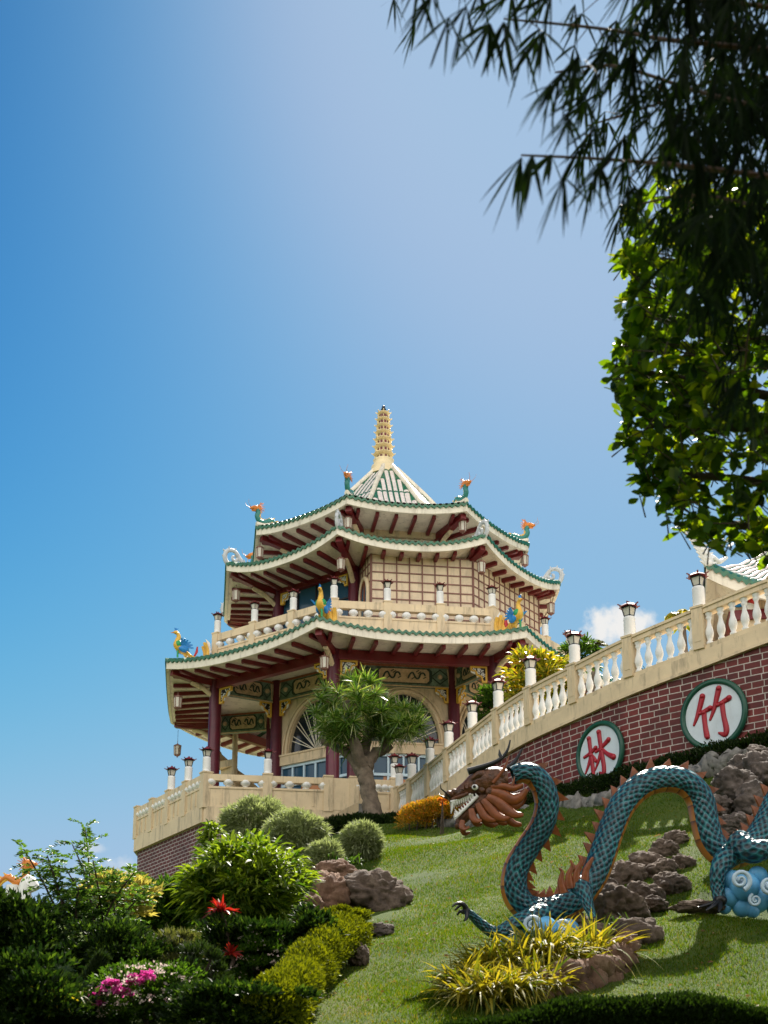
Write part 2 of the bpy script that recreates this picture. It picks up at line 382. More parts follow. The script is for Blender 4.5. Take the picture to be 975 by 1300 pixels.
def copy_tree(src, loc=None, rz=None, scale=None, label=None, parent=None, kids=None):
    kids = kids or {}
    c = src.copy(); COL.objects.link(c)
    if parent is not None: c.parent = parent
    if loc is not None: c.location = loc
    if rz is not None: c.rotation_euler = (0, 0, rz)
    if scale is not None: c.scale = (scale,) * 3
    if label: c['label'] = label
    ORIG[c.name] = Vector(loc) if loc is not None else ORIG[src.name]
    for ch in list(src.children): copy_tree(ch, parent=c)
    return c

def instance(src, name, loc, parent, rz=0.0):
    """a repeated part that shares src's mesh; loc in world space"""
    c = bpy.data.objects.new(name, src); COL.objects.link(c); c.parent = parent
    c.location = Vector(loc) - ORIG[parent.name]; c.rotation_euler = (0, 0, rz)
    ORIG[c.name] = Vector(loc)
    return c

def mesh_only(name, mb, mats):
    me = bpy.data.meshes.new(name); me.from_pydata(mb.v, [], mb.f)
    for m in (mats if isinstance(mats, (list, tuple)) else [mats]): me.materials.append(M[m])
    me.polygons.foreach_set('material_index', mb.m); me.polygons.foreach_set('use_smooth', mb.sm); me.update()
    return me

def smooth_path(pts, k=6):
    """Catmull-Rom through tuples of any length"""
    P = [np.array(p, float) for p in pts]; out = []
    for i in range(len(P) - 1):
        p0 = P[max(i - 1, 0)]; p1 = P[i]; p2 = P[i + 1]; p3 = P[min(i + 2, len(P) - 1)]
        for j in range(k):
            t = j / k
            out.append(0.5 * ((2 * p1) + (-p0 + p2) * t + (2 * p0 - 5 * p1 + 4 * p2 - p3) * t * t + (-p0 + 3 * p1 - 3 * p2 + p3) * t ** 3))
    out.append(P[-1]); return out

# ---------------------------------------------------------------- foliage meshes (numpy)
def raw_mesh(name, V, Fq, mat_idx=None, mats=(), smooth=True):
    """V (n,3); Fq (m,3) or (m,4)"""
    me = bpy.data.meshes.new(name); k = Fq.shape[1]
    me.vertices.add(len(V)); me.vertices.foreach_set('co', V.astype(np.float32).ravel())
    me.loops.add(Fq.size); me.loops.foreach_set('vertex_index', Fq.astype(np.int32).ravel())
    me.polygons.add(len(Fq)); me.polygons.foreach_set('loop_start', np.arange(0, Fq.size, k, dtype=np.int32))
    me.polygons.foreach_set('loop_total', np.full(len(Fq), k, dtype=np.int32))
    for m in mats: me.materials.append(M[m])
    if mat_idx is not None: me.polygons.foreach_set('material_index', mat_idx.astype(np.int32))
    me.polygons.foreach_set('use_smooth', np.full(len(Fq), smooth, dtype=bool))
    me.update(calc_edges=True); me.validate(); return me

def nrm(a): return a / np.maximum(np.linalg.norm(a, axis=1, keepdims=True), 1e-9)

def strips(base, dirs, L, W, droop, segs=3, prof=None, side=None, up=None):
    """curved ribbons: base, dirs (n,3); L, W, droop (n,)"""
    n = len(base); dirs = nrm(dirs)
    if side is None:
        side = np.cross(dirs, rng.normal(size=(n, 3)) * 0.5 + np.array([0, 0, 1.0]))
    side = nrm(side)
    S = segs + 1; prof = prof or [math.sin(PI * (0.12 + 0.86 * s / segs)) ** 0.8 for s in range(S)]
    V = np.zeros((n, S, 2, 3)); L = np.broadcast_to(L, n); W = np.broadcast_to(W, n); droop = np.broadcast_to(droop, n)
    for s in range(S):
        t = s / segs
        p = base + dirs * (L * t)[:, None] + np.array([0, 0, -1.0]) * (droop * L * t * t)[:, None]
        w = (W * 0.5 * prof[s])[:, None]
        V[:, s, 0] = p - side * w; V[:, s, 1] = p + side * w
    idx = np.arange(n)[:, None] * (2 * S)
    Fq = np.concatenate([idx + np.array([[2 * s, 2 * s + 1, 2 * s + 3, 2 * s + 2]]) for s in range(segs)], axis=1).reshape(-1, 4)
    return V.reshape(-1, 3), Fq

def kites(base, dirs, L, W, fold=0.25):
    """small leaves: four points, folded along the midrib"""
    n = len(base); dirs = nrm(dirs)
    r = nrm(np.cross(dirs, rng.normal(size=(n, 3)) + np.array([0, 0, 0.9]))); u = np.cross(r, dirs)
    L = np.broadcast_to(L, n)[:, None]; W = np.broadcast_to(W, n)[:, None]
    V = np.stack([base, base + dirs * L * 0.45 - r * W * 0.5 + u * W * fold, base + dirs * L, base + dirs * L * 0.45 + r * W * 0.5 + u * W * fold], axis=1).reshape(-1, 3)
    i = np.arange(n)[:, None] * 4
    Fq = np.concatenate([i + np.array([[0, 2, 1]]), i + np.array([[0, 3, 2]])], axis=1).reshape(-1, 3)
    return V, Fq

def leaf_part(name, V, Fq, mat, parent, label=None, mat_idx=None):
    org = ORIG[parent.name]
    me = raw_mesh(name, V - np.array(org), Fq, mat_idx, [mat] if isinstance(mat, str) else mat)
    o = bpy.data.objects.new(name, me); link(o, parent); ORIG[o.name] = org
    if label: o['label'] = label
    return o

def dirs_rand(n): return nrm(rng.normal(size=(n, 3)))

def clumps(center, radii, nclump, nleaf, spread=0.36, surf=0.55, low=-0.85, jit=0.13):
    """leaf points and outward directions: many small balls of leaves inside an ellipsoid"""
    c = np.array(center); R = np.array(radii)
    d = dirs_rand(nclump * 3); d = d[d[:, 2] > low][:nclump]
    rr = surf + (1 - surf) * rng.random(len(d)) ** 0.6
    rr *= rng.uniform(1.0 - jit * 1.3, 1.0 + jit * .6, len(d))
    cc = d * rr[:, None]
    k = rng.integers(0, len(d), nleaf)
    dd = dirs_rand(nleaf); dd[:, 2] = np.abs(dd[:, 2]) * 0.8 + dd[:, 2] * 0.2
    cr = (spread * rng.uniform(0.6, 1.25, len(d)))[k]
    p = (cc[k] + dd * (cr * rng.random(nleaf) ** 0.45)[:, None]) * R + c
    return p, nrm(dd + d[k] * 0.5)
SUN_E, SKY_S, EXPO, AIR, DUST, OZ, CLOUD = 4.0, 0.10, 1.45, 1.0, 0.5, 1.5, 3.3
GRADE = ((.00313, 4.5, 1.38), (.0098, 3.46, 1.98), (.0034, 3.6, 2.75)); FILL_CLOUD = 8.0
# ---------------------------------------------------------------- ground
CP = [(0, 0, -1.7), (-8, 0, -1.9), (8, 0, -1.5), (0, 6, -1.0), (-8, 6, -1.3), (8, 6, -.8),
      (0, 10.5, -.15), (4, 10.5, -.02), (0, 13, .60), (3.9, 13, .75), (-4.3, 13, .5), (-9, 13, .2), (10, 13, 1.3),
      (1.56, 22, 3.39), (1.43, 31, 6.05), (3.33, 17, 2.08), (5.28, 17.3, 2.2), (-.3, 24, 3.75), (-.34, 31, 6.1),
      (4.13, 30.0, 6.95), (2.6, 33.6, 7.2), (1.0, 36, 7.5), (-.4, 36, 7.7), (8.1, 25.1, 6.9), (7.0, 23, 5.25), (12, 23, 7.0),
      (4.76, 21, 3.87), (4.26, 27, 5.75), (5.8, 22.5, 4.65), (-3, 24, 3.1), (-6, 24, 2.9), (-9, 30, 3.8), (-5.5, 39, 4.9), (-9, 45, 3.6),
      (-15, 30, 3.5), (-15, 20, 1.5), (-4, 30, 4.9), (-3, 34, 6.1), (0, 60, 6), (-20, 60, 3.5), (20, 60, 6.5), (30, 30, 7),
      (-30, 30, 2), (40, 0, -1), (-30, 0, -2.3), (0, 100, 2), (-60, 100, -1), (60, 100, 2), (-60, 0, -3), (60, 0, -2), (0, -20, -2.4), (0, 44, 7.2), (8, 40, 8.0), (9, 30, 7.9)]
CP += [tuple(at(*p))  for p in ((945, 1161, 17.0), (1005, 1158, 17.0), (888, 1156, 16.9), (672, 1203, 16.7), (720, 1200, 16.5), (755, 1186, 16.3), (800, 1208, 16.2), (910, 1165, 16.6))]
_c = np.array(CP, float)
_A = np.linalg.norm(_c[:, None, :2] - _c[None, :, :2], axis=2)
_P = np.c_[np.ones(len(_c)), _c[:, :2]]
_K = np.block([[_A - 0.02 * np.eye(len(_c)), _P], [_P.T, np.zeros((3, 3))]])
_w = np.linalg.solve(_K, np.r_[_c[:, 2], 0, 0, 0])
def hz_arr(x, y):
    q = np.stack([x, y], 1)
    d = np.linalg.norm(q[:, None] - _c[None, :, :2], axis=2)
    return d @ _w[:-3] + np.c_[np.ones(len(q)), q] @ _w[-3:]
def hz(x, y): return float(hz_arr(np.array([x * 1.0]), np.array([y * 1.0]))[0])

def ground_dist(px, py):
    """distance at which the view through a pixel meets the ground"""
    Y = 9.0
    while Y < 60:
        p = at(px, py, Y)
        if p.z < hz(p.x, Y): return Y
        Y += .15
    return 40.0
def axis(lo, hi, dense_lo, dense_hi, step, far):
    a = list(np.arange(dense_lo, dense_hi + 1e-6, step))
    s = step; p = dense_lo; L = []
    while p > lo: s *= 1.35; p -= s; L.append(max(p, lo))
    s = step; p = dense_hi; H = []
    while p < hi: s *= 1.35; p += s; H.append(min(p, hi))
    return np.array(L[::-1] + a + H)
gx = axis(-900, 900, -12, 14, 0.35, 0); gy = axis(-300, 1800, 8, 48, 0.35, 0)
GX, GY = np.meshgrid(gx, gy, indexing='ij')
GZ = hz_arr(np.clip(GX.ravel(), -60, 60), np.clip(GY.ravel(), -20, 100))
GZ = GZ + 0.035 * np.sin(GX.ravel() * 1.3 + np.sin(GY.ravel() * .7) * 2) + 0.03 * np.sin(GY.ravel() * 1.9 + GX.ravel() * .6)
ny = len(gy); ii = (np.arange(len(gx) - 1)[:, None] * ny + np.arange(ny - 1)[None]).ravel()
gm = raw_mesh('ground', np.c_[GX.ravel(), GY.ravel(), GZ], np.stack([ii, ii + ny, ii + ny + 1, ii + 1], 1))
def lawnmat():
    m, nt, b, out = nodes_of('lawn_ground')
    tc = N(nt, 'ShaderNodeTexCoord')
    n1 = N(nt, 'ShaderNodeTexNoise', i_Scale=0.7, i_Detail=8.0, i_Roughness=0.7); nt.links.new(tc.outputs['Object'], n1.inputs['Vector'])
    r = ramp(nt, [(0.3, (0.03, 0.055, 0.010)), (0.5, (0.06, 0.095, 0.015)), (0.62, (0.085, 0.11, 0.02)), (0.8, (0.12, 0.10, 0.04))])
    nt.links.new(n1.outputs['Fac'], r.inputs['Fac']); nt.links.new(r.outputs['Color'], b.inputs['Base Color'])
    b.inputs['Roughness'].default_value = 0.9; b.inputs['Specular IOR Level'].default_value = 0.15
    n2 = N(nt, 'ShaderNodeTexNoise', i_Scale=45.0, i_Detail=6.0); nt.links.new(tc.outputs['Object'], n2.inputs['Vector'])
    bp = N(nt, 'ShaderNodeBump', i_Strength=0.8, i_Distance=0.04); nt.links.new(n2.outputs['Fac'], bp.inputs['Height']); nt.links.new(bp.outputs['Normal'], b.inputs['Normal'])
    return m
gm.materials.append(lawnmat())
go = bpy.data.objects.new('ground', gm); link(go); tag(go, 'sloping garden ground under the lawn and the shrubs', 'ground', kind='structure')

def ground_bumps(x, y):
    return 0.035 * np.sin(x * 1.3 + np.sin(y * .7) * 2) + 0.03 * np.sin(y * 1.9 + x * .6)

# ---------------------------------------------------------------- curved retaining wall with its balustrade
POSTS = [(507, 1006, 39.9), (523, 992, 39), (546, 973, 37.5), (570, 953, 36), (600, 929, 34.4), (633, 903, 32.8), (674, 876, 31.2),
         (730, 847, 29.6), (800, 812, 28.1), (888, 775, 26.8), (985, 736, 25.6)]
PW = [at(*p) for p in POSTS] + [Vector((9.75, 24.6, 10.78)), Vector((11.3, 23.8, 10.88)), Vector((13.0, 23.2, 10.95))]
PW[0].z = 9.46
def curve_pts(off=0.0, dz=0.0, k=6, lo=0, hi=None):
    raw = smooth_path([tuple(p) for p in PW], k)
    out = []
    for i, p in enumerate(raw):
        a = raw[max(i - 1, 0)]; b = raw[min(i + 1, len(raw) - 1)]
        t = Vector((b[0] - a[0], b[1] - a[1], 0)).normalized(); n = Vector((t.y, -t.x, 0))  # to the viewer's side
        out.append(Vector(p) + n * off + Vector((0, 0, dz)))
    return out
def ribbon_solid(mb, offs, dz0, dz1, mi=0, pts_k=6, uv=False, abs0=None, lo=0, hi=None):
    """a wall strip along the curve, from offset offs[0] (back) to offs[1] (front)"""
    back = curve_pts(offs[0], 0, pts_k)[lo:hi]; front = curve_pts(offs[1], 0, pts_k)[lo:hi]
    L = [0.0]
    for i in range(1, len(front)): L.append(L[-1] + (front[i] - front[i - 1]).length)
    z0 = lambda p: abs0 if abs0 is not None else p.z + dz0
    for i in range(len(front) - 1):
        f0, f1, b0, b1 = front[i], front[i + 1], back[i], back[i + 1]
        q = lambda p, z: (p.x, p.y, z)
        uvq = [(L[i], z0(f0)), (L[i + 1], z0(f1)), (L[i + 1], f1.z + dz1), (L[i], f0.z + dz1)]
        mb.add([q(f0, z0(f0)), q(f1, z0(f1)), q(f1, f1.z + dz1), q(f0, f0.z + dz1)], [(0, 1, 2, 3)], mi, False, [uvq] if uv else None)
        mb.add([q(b0, z0(b0)), q(b1, z0(b1)), q(b1, b1.z + dz1), q(b0, b0.z + dz1)], [(3, 2, 1, 0)], mi)
        mb.add([q(f0, f0.z + dz1), q(f1, f1.z + dz1), q(b1, b1.z + dz1), q(b0, b0.z + dz1)], [(0, 1, 2, 3)], mi)
        mb.add([q(f0, z0(f0)), q(f1, z0(f1)), q(b1, z0(b1)), q(b0, z0(b0))], [(3, 2, 1, 0)], mi)
    for e in (0, -1):
        f, b = front[e], back[e]
        mb.add([(f.x, f.y, z0(f)), (b.x, b.y, z0(b)), (b.x, b.y, b.z + dz1), (f.x, f.y, f.z + dz1)], [(0, 1, 2, 3) if e else (3, 2, 1, 0)], mi)
RAILH, BANDH = 0.97, 0.44
rw = thing('retaining_wall', 'curved dark red brick retaining wall with white mortar above the lawn', 'wall', (5, 29, 6))
mb = MB(); ribbon_solid(mb, (-.30, .06), 0, -RAILH - BANDH + .02, 0, 6, True, 5.6); build('brickwork', mb, 'brick', rw)
mb = MB(); ribbon_solid(mb, (-.34, .12), -RAILH - BANDH, -RAILH - 0.04); ribbon_solid(mb, (-.30, .16), -RAILH - BANDH + .0, -RAILH - BANDH + .07)
build('coping_band', mb, 'cream', rw)

bal = thing('balustrade', 'cream balustrade with white bottle balusters curving along the top of the brick wall', 'balustrade', (5, 29, 9))
mb = MB(); ribbon_solid(mb, (-.15, .11), -.15, 0); ribbon_solid(mb, (-.18, .14), -.035, .03); build('handrail', mb, 'cream', bal)
mb = MB(); ribbon_solid(mb, (-.17, .10), -RAILH - .04, -RAILH + .07); build('base_rail', mb, 'cream', bal)
raw = [Vector(p) for p in smooth_path([tuple(p) for p in PW], 6)]
postm = MB(); postm.box((0, 0, -.46), (.27, .30, .98)); postm.box((0, 0, .045), (.31, .34, .05)); postm.box((0, -.153, -.45), (.15, .012, .66))
post_me = mesh_only('balustrade_post', postm, 'cream')
prof = [(.055, 0), (.085, .02), (.085, .06), (.05, .10), (.075, .17), (.098, .26), (.09, .34), (.055, .46), (.042, .55), (.05, .60), (.075, .64), (.05, .68), (.085, .71), (.085, .76)]
bm_ = MB(); bm_.lathe([(r, z) for r, z in prof], 10)
balu_me = mesh_only('baluster', bm_, 'white')
POSTANG = []
for i, p in enumerate(PW[:12]):
    a = PW[max(i - 1, 0)]; b = PW[min(i + 1, len(PW) - 1)]
    ang = math.atan2(b.y - a.y, b.x - a.x); POSTANG.append(ang)
    instance(post_me, 'post', p, bal, ang)
for i in range(11):
    n = 6
    for j in range(n):
        f = (j + .75) / (n + .5) * 6
        k = int(f); q = raw[i * 6 + k].lerp(raw[min(i * 6 + k + 1, len(raw) - 1)], f - k)
        instance(balu_me, 'baluster', (q.x, q.y, q.z - RAILH + .065), bal)

# raised terrace behind the wall
mb = MB(); inner = curve_pts(-.29, 0, 2)
poly = [(p.x, p.y) for p in inner] + [(20, 26), (22, 60), (2, 60), (1.2, 41.2)]
zt = 8.75
mb.add([(x, y, zt) for x, y in poly], [tuple(range(len(poly)))], 0)
tag(build('terrace_floor', mb, 'concrete'), 'paved terrace behind the curved brick wall', 'terrace', kind='structure')

# ---------------------------------------------------------------- lamp pillars
def lamp_pillar(name, label, h=0.80, hex_=False):
    t = thing(name, label, 'lamp', (0, 0, 0), 'lamp pillars on the balustrades')
    mb = MB(); R = .135; prof = [(R * 1.1, 0), (R * 1.1, .03)]
    for k in range(9): prof += [(R * (1.0 + .05 * (k % 2)), .04 + (h - .32) * k / 8)]
    prof += [(R * .9, h - .27)]
    mb.lathe(prof, 12); build('pillar', mb, 'white', t)
    l = MB(); l.box((0, 0, h - .25), (.17, .17, .03))
    l.box((0, 0, h - .035), (.25, .25, .03))
    for sx in (-1, 1):
        for sy in (-1, 1): l.bar((sx * .082, sy * .082, h - .24), (sx * .115, sy * .115, h - .05), .022, .022)
    lo_ = build('lantern', l, 'black', t)
    g = MB(); g.lathe([(.105, h - .235), (.145, h - .05)], 4, rot=PI / 4, smooth=False); build('pane', g, 'lamp_glass', lo_)
    c = MB(); c.lathe([(.24, h - .02), (.20, h + .01), (.10, h + .06), (.035, h + .09), (.03, h + .12), (.001, h + .13)], 6, smooth=False)
    for k in range(6):
        a = 2 * PI * k / 6; c.bar((.2 * math.cos(a), .2 * math.sin(a), h), (.28 * math.cos(a), .28 * math.sin(a), h + .03), .03, .02)
    build('cap', c, 'maroon', lo_)
    return t
LP = lamp_pillar('lamp_pillar', 'x')
lamp_used = [False]
def put_lamp(loc, rz, label, s=1.0):
    if not lamp_used[0]:
        lamp_used[0] = True; LP.location = loc; LP.rotation_euler = (0, 0, rz); LP.scale = (s,) * 3; LP['label'] = label; return LP
    return copy_tree(LP, loc, rz, s, label)
ordn = ['lowest', 'second lowest', 'third lowest', 'fourth lowest', 'fifth lowest', 'sixth lowest', 'seventh lowest', 'third from the top', 'second from the top', 'topmost']
lampnotes = ['white lamp pillar at the lower end of the brick wall balustrade by the tree trunk', 'white lamp pillar second from the lower end of the brick wall balustrade',
             'white lamp pillar third from the lower end of the brick wall balustrade', 'white lamp pillar fourth from the lower end, before the blue windows',
             'white lamp pillar beside the maroon column on the brick wall balustrade', 'white lamp pillar at the near edge of the yellow green climber',
             'white lamp pillar in the middle of the yellow green climber', 'white lamp pillar at the far edge of the climber by the white cloud',
             'white lamp pillar standing alone against the white cloud', 'tall white lamp pillar in front of the small temple roof', 'white lamp pillar at the right end of the brick wall balustrade']
for i in range(11):
    put_lamp(PW[i] + Vector((0, 0, .03)), POSTANG[i], lampnotes[i], 1.0 if i else .9)

# ---------------------------------------------------------------- round signs
def wall_point(px, py):
    f = curve_pts(.062, 0, 6); best = None
    for i in range(len(f) - 1):
        for j in range(10):
            q = f[i].lerp(f[i + 1], j / 10); X = q.x / q.y * 1.0
            p = at(px, py, q.y); d = abs(p.x - q.x)
            if best is None or d < best[0]:
                t = (f[i + 1] - f[i]); best = (d, Vector((q.x, q.y, p.z)), Vector((t.x, t.y, 0)).normalized())
    return best[1], best[2]
def round_sign(px, py, r, strokes, label, note):
    c, t = wall_point(px, py); n = Vector((t.y, -t.x, 0)); up = Vector((0, 0, 1))
    s = thing('round_sign', label, 'sign', c, 'round signs on the brick wall')
    P = lambda u, v, d: c + t * (u * r) + up * (v * r) + n * d
    mb = MB(); K = 56
    mb.prism([P(.9 * math.cos(2 * PI * k / K), .9 * math.sin(2 * PI * k / K), 0.0) for k in range(K)], n * .05)
    build('face', mb, 'sign_face', s)
    mb = MB(); ring = [P(.93 * math.cos(2 * PI * k / K), .93 * math.sin(2 * PI * k / K), .045) for k in range(K)]
    V = []; Fc = []; m_ = 10
    for k in range(K):
        a = 2 * PI * k / K; rad = t * math.cos(a) + up * math.sin(a)
        for j in range(m_):
            b = 2 * PI * j / m_; V.append(ring[k] + rad * (.085 * r * math.cos(b)) + n * (.062 * math.sin(b)))
    for k in range(K):
        for j in range(m_):
            Fc.append((k * m_ + j, ((k + 1) % K) * m_ + j, ((k + 1) % K) * m_ + (j + 1) % m_, k * m_ + (j + 1) % m_))
    mb.add(V, Fc, 0, True); build('rim', mb, 'sign_rim', s)
    mb = MB()
    for st in strokes:
        pts = smooth_path([(u, v, w) for u, v, w in st], 5)
        mb.tube([P(p[0], p[1], .058) for p in pts], [p[2] * r * 1.08 for p in pts], 10, 0, True, .5, up=n)
        for e in (0, -1): mb.ball(P(pts[e][0], pts[e][1], .058), pts[e][2] * r * .98, (1, 1, 1), 8)
    build('character', mb, 'sign_red', s, 'raised red Chinese character meaning %s' % note)
    return s
def sg(cx, cy, rx, ry, *pts): return [((x - cx) / rx, (cy - y) / ry, w) for x, y, w in pts]
A = (733, 239, 147, 169)
round_sign(906.5, 907.4, .80, [
    sg(*A, (690, 142, .085), (676, 190, .075), (662, 232, .06), (645, 272, .035)),
    sg(*A, (672, 222, .05), (695, 216, .06), (722, 206, .075)),
    sg(*A, (692, 222, .075), (694, 280, .07), (699, 330, .08), (702, 342, .075)),
    sg(*A, (764, 122, .085), (752, 165, .075), (738, 215, .06), (718, 262, .035)),
    sg(*A, (752, 200, .055), (780, 190, .065), (806, 178, .085)),
    sg(*A, (774, 196, .075), (778, 260, .07), (786, 320, .08), (779, 346, .075), (754, 334, .035))],
    'round white sign with red bamboo character, the larger and higher one on the brick wall', 'bamboo')
B = (226, 414, 97, 154)
round_sign(763.8, 956.8, .78, [
    sg(*B, (163, 412, .05), (188, 400, .06), (212, 382, .07)),
    sg(*B, (185, 328, .08), (190, 400, .07), (196, 470, .075), (198, 506, .07)),
    sg(*B, (190, 412, .06), (180, 452, .055), (165, 492, .03)),
    sg(*B, (196, 414, .04), (204, 432, .06), (210, 446, .06)),
    sg(*B, (212, 402, .05), (238, 386, .06), (266, 362, .08)),
    sg(*B, (227, 312, .085), (233, 390, .075), (242, 480, .08), (239, 518, .075), (224, 506, .035)),
    sg(*B, (233, 402, .06), (222, 445, .055), (206, 488, .03)),
    sg(*B, (238, 398, .05), (258, 428, .065), (284, 452, .09))],
    'round white sign with red forest character, the lower one near the dragon neck', 'forest')

# ---------------------------------------------------------------- pagoda
TH = math.radians(8.04); CX = .10; CYY = 50.0
def V8(R, k, z=0.0):
    a = -PI / 2 + TH + math.radians(-22.5 + 45 * k)
    return Vector((CX + R * math.cos(a), CYY + R * math.sin(a), z))
def fac(R, k):
    """facet frame: left vertex, tangent, outward normal, length"""
    a, b = V8(R, k), V8(R, k + 1); t = (b - a); L = t.length; t.normalize()
    return a, t, Vector((t.y, -t.x, 0)), L
PG = thing('pagoda', 'cream and maroon three tiered octagonal pagoda with green tiled eaves', 'pagoda', (CX, CYY, 8.8))
VIS = (-2, -1, 0, 1, 2)
def eave_z(u, zm, zc): return zm + (zc - zm) * abs(2 * u - 1) ** 2.3

def roof_tier(name, R, zc, zm, r_in, z_in, soff_R, soff_z, fh, nraf, profile=None, label=None, kraf=(-3, -2, -1, 0, 1, 2)):
    segs = 24
    def ep(k, u, r=R, dz=0.0):
        p = V8(r, k).lerp(V8(r, k + 1), u); p.z = eave_z(u, zm, zc) + dz; return p
    ap = math.cos(math.radians(22.5))
    # roof skin
    roof = MB()
    if profile is None:
        profile = [(R, None), (R * .6 + r_in * .4, zm + (z_in - zm) * .3), (r_in, z_in)]
        for k in range(8):
            for i in range(segs):
                u0, u1 = i / segs, (i + 1) / segs
                rows = []
                for u in (u0, u1):
                    col = []
                    for rr, z in profile:
                        p = V8(rr, k).lerp(V8(rr, k + 1), u)
                        p.z = eave_z(u, zm, zc) + .02 if z is None else z + (eave_z(u, zm, zc) - zm) * max(0, (rr - r_in) / (R - r_in)) ** 2
                        col.append(p)
                    rows.append(col)
                for j in range(len(profile) - 1):
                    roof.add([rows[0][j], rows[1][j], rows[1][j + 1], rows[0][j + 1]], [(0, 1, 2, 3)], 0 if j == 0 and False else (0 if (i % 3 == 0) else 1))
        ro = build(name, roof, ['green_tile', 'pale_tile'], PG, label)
    else:
        pr = smooth_path([(r, z) for r, z in profile], 14)
        lens = [0.0]
        for a, b in zip(pr[:-1], pr[1:]): lens.append(lens[-1] + math.hypot(*(b - a)))
        tan = math.tan(math.radians(22.5)); pitch = .235
        for k in range(8):
            a, t, n, L = fac(R, k); mid = Vector((CX, CYY, 0))
            W = R * ap * tan; ns = int(2 * W / pitch * 6); prev = None
            ss = [-W + 2 * W * i / ns for i in range(ns + 1)]
            for (r, z), ln in zip(pr, lens):
                w = r * ap * tan; row = []
                frac = max(0, (r - 3.2) / (R - 3.2))
                for s0 in ss:
                    s = max(-w, min(w, s0)); u = .5 + .5 * s / w
                    roll = .045 * abs(math.sin(PI * s0 / pitch)) + .02 * ((ln / .26) % 1.0)
                    p = mid + n * (r * ap) + t * s; p.z = z + roll + (eave_z(u, zm, zc) - zm) * frac ** 2
                    row.append((p, s, w, s0))
                if prev is not None:
                    for i in range(ns):
                        s, w_, s0 = row[i][1], row[i][2], row[i][3] + W / ns
                        if abs(row[i][1] - row[i + 1][1]) < 1e-4 and abs(prev[i][1] - prev[i + 1][1]) < 1e-4: continue
                        col = math.floor(s0 / pitch); cs = (col + .5) * pitch
                        dist = w_ - abs(cs)
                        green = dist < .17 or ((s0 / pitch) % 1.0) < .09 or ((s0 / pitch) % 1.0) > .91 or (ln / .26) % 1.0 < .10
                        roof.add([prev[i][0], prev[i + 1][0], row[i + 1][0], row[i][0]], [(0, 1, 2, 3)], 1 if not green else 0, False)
                prev = row
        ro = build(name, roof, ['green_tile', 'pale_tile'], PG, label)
        hip = MB()
        for k in range(8):
            pts = []
            for r, z in pr:
                frac = max(0, (r - 3.2) / (R - 3.2)); p = V8(r, k); p.z = z + (zc - zm) * frac ** 2 + .06; pts.append(p)
            hip.tube(pts, [.10] * len(pts), 6, 0, True, 1.3)
        build('hip_ridge', hip, 'cream_light', ro)
    # tile edge, fascia, soffit
    ed, fa, so = MB(), MB(), MB()
    wave = .235
    for k in range(8):
        a, t, n, L = fac(R, k); cnt = int(round(L / wave)); m_ = cnt * 6
        pv = None
        for i in range(m_ + 1):
            u = i / m_; w = .042 * math.cos(2 * PI * u * cnt)
            o = ep(k, u, R + .06); hi_ = o.z + .04 + w; lo_ = o.z - .065 + w
            ti = ep(k, u, R - .32); ti.z = hi_ + .05
            cur = (Vector((o.x, o.y, hi_)), Vector((o.x, o.y, lo_)), ti, Vector((ti.x, ti.y, lo_)))
            if pv:
                ed.add([pv[1], cur[1], cur[0], pv[0]], [(0, 1, 2, 3)], 0, True)
                ed.add([pv[0], cur[0], cur[2], pv[2]], [(0, 1, 2, 3)], 0, True)
                ed.add([pv[3], cur[3], cur[1], pv[1]], [(0, 1, 2, 3)], 0, True)
            pv = cur
        for i in range(segs):
            u0, u1 = i / segs, (i + 1) / segs
            o0, o1 = ep(k, u0), ep(k, u1); i0, i1 = ep(k, u0, R - .12), ep(k, u1, R - .12)
            z = lambda p, d: Vector((p.x, p.y, p.z + d))
            fa.add([z(o0, -fh), z(o1, -fh), z(o1, -.02), z(o0, -.02)], [(0, 1, 2, 3)])
            fa.add([z(o0, -fh), z(o1, -fh), z(i1, -fh), z(i0, -fh)], [(3, 2, 1, 0)])
            fa.add([z(i0, -fh), z(i1, -fh), z(i1, -.02), z(i0, -.02)], [(3, 2, 1, 0)])
            s0, s1 = V8(soff_R, k).lerp(V8(soff_R, k + 1), u0), V8(soff_R, k).lerp(V8(soff_R, k + 1), u1); s0.z = s1.z = soff_z
            j0, j1 = ep(k, u0, R - .13, -fh + .06), ep(k, u1, R - .13, -fh + .06)
            m0, m1 = j0.lerp(s0, .5), j1.lerp(s1, .5)
            m0.z = soff_z * .5 + (zm - fh + .06) * .5 + (j0.z - (zm - fh + .06)) * .4; m1.z = soff_z * .5 + (zm - fh + .06) * .5 + (j1.z - (zm - fh + .06)) * .4
            so.add([j0, j1, m1, m0], [(3, 2, 1, 0)]); so.add([m0, m1, s1, s0], [(3, 2, 1, 0)])
    build('tile_edge', ed, 'green_tile', ro); build('fascia', fa, 'cream_light', ro); build('soffit', so, 'cream_light', ro)
    # rafters, each square to its side
    for k in kraf:
        a, t, n, L = fac(R, k); sa, st, sn, sL = fac(soff_R, k)
        for i in range(nraf):
            u = (i + .5) / nraf; o = ep(k, u, R - .30, -fh - .015)
            depth = (R - soff_R) * ap - .33
            # a corner rafter dies into the hip beam
            lim = min(u, 1 - u) * L / math.tan(math.radians(22.5)) * .97
            d = min(depth, lim)
            if d < .25: continue
            e = o - n * d; f = d / max(depth, .01)
            e.z = soff_z - .05 if f > .95 else o.z + (soff_z - .05 - o.z) * f
            rb = MB(); rb.bar(o, e, .13, .16); rb.bar(o + n * .035, o, .10, .12); build('rafter', rb, 'maroon', ro, origin=o)
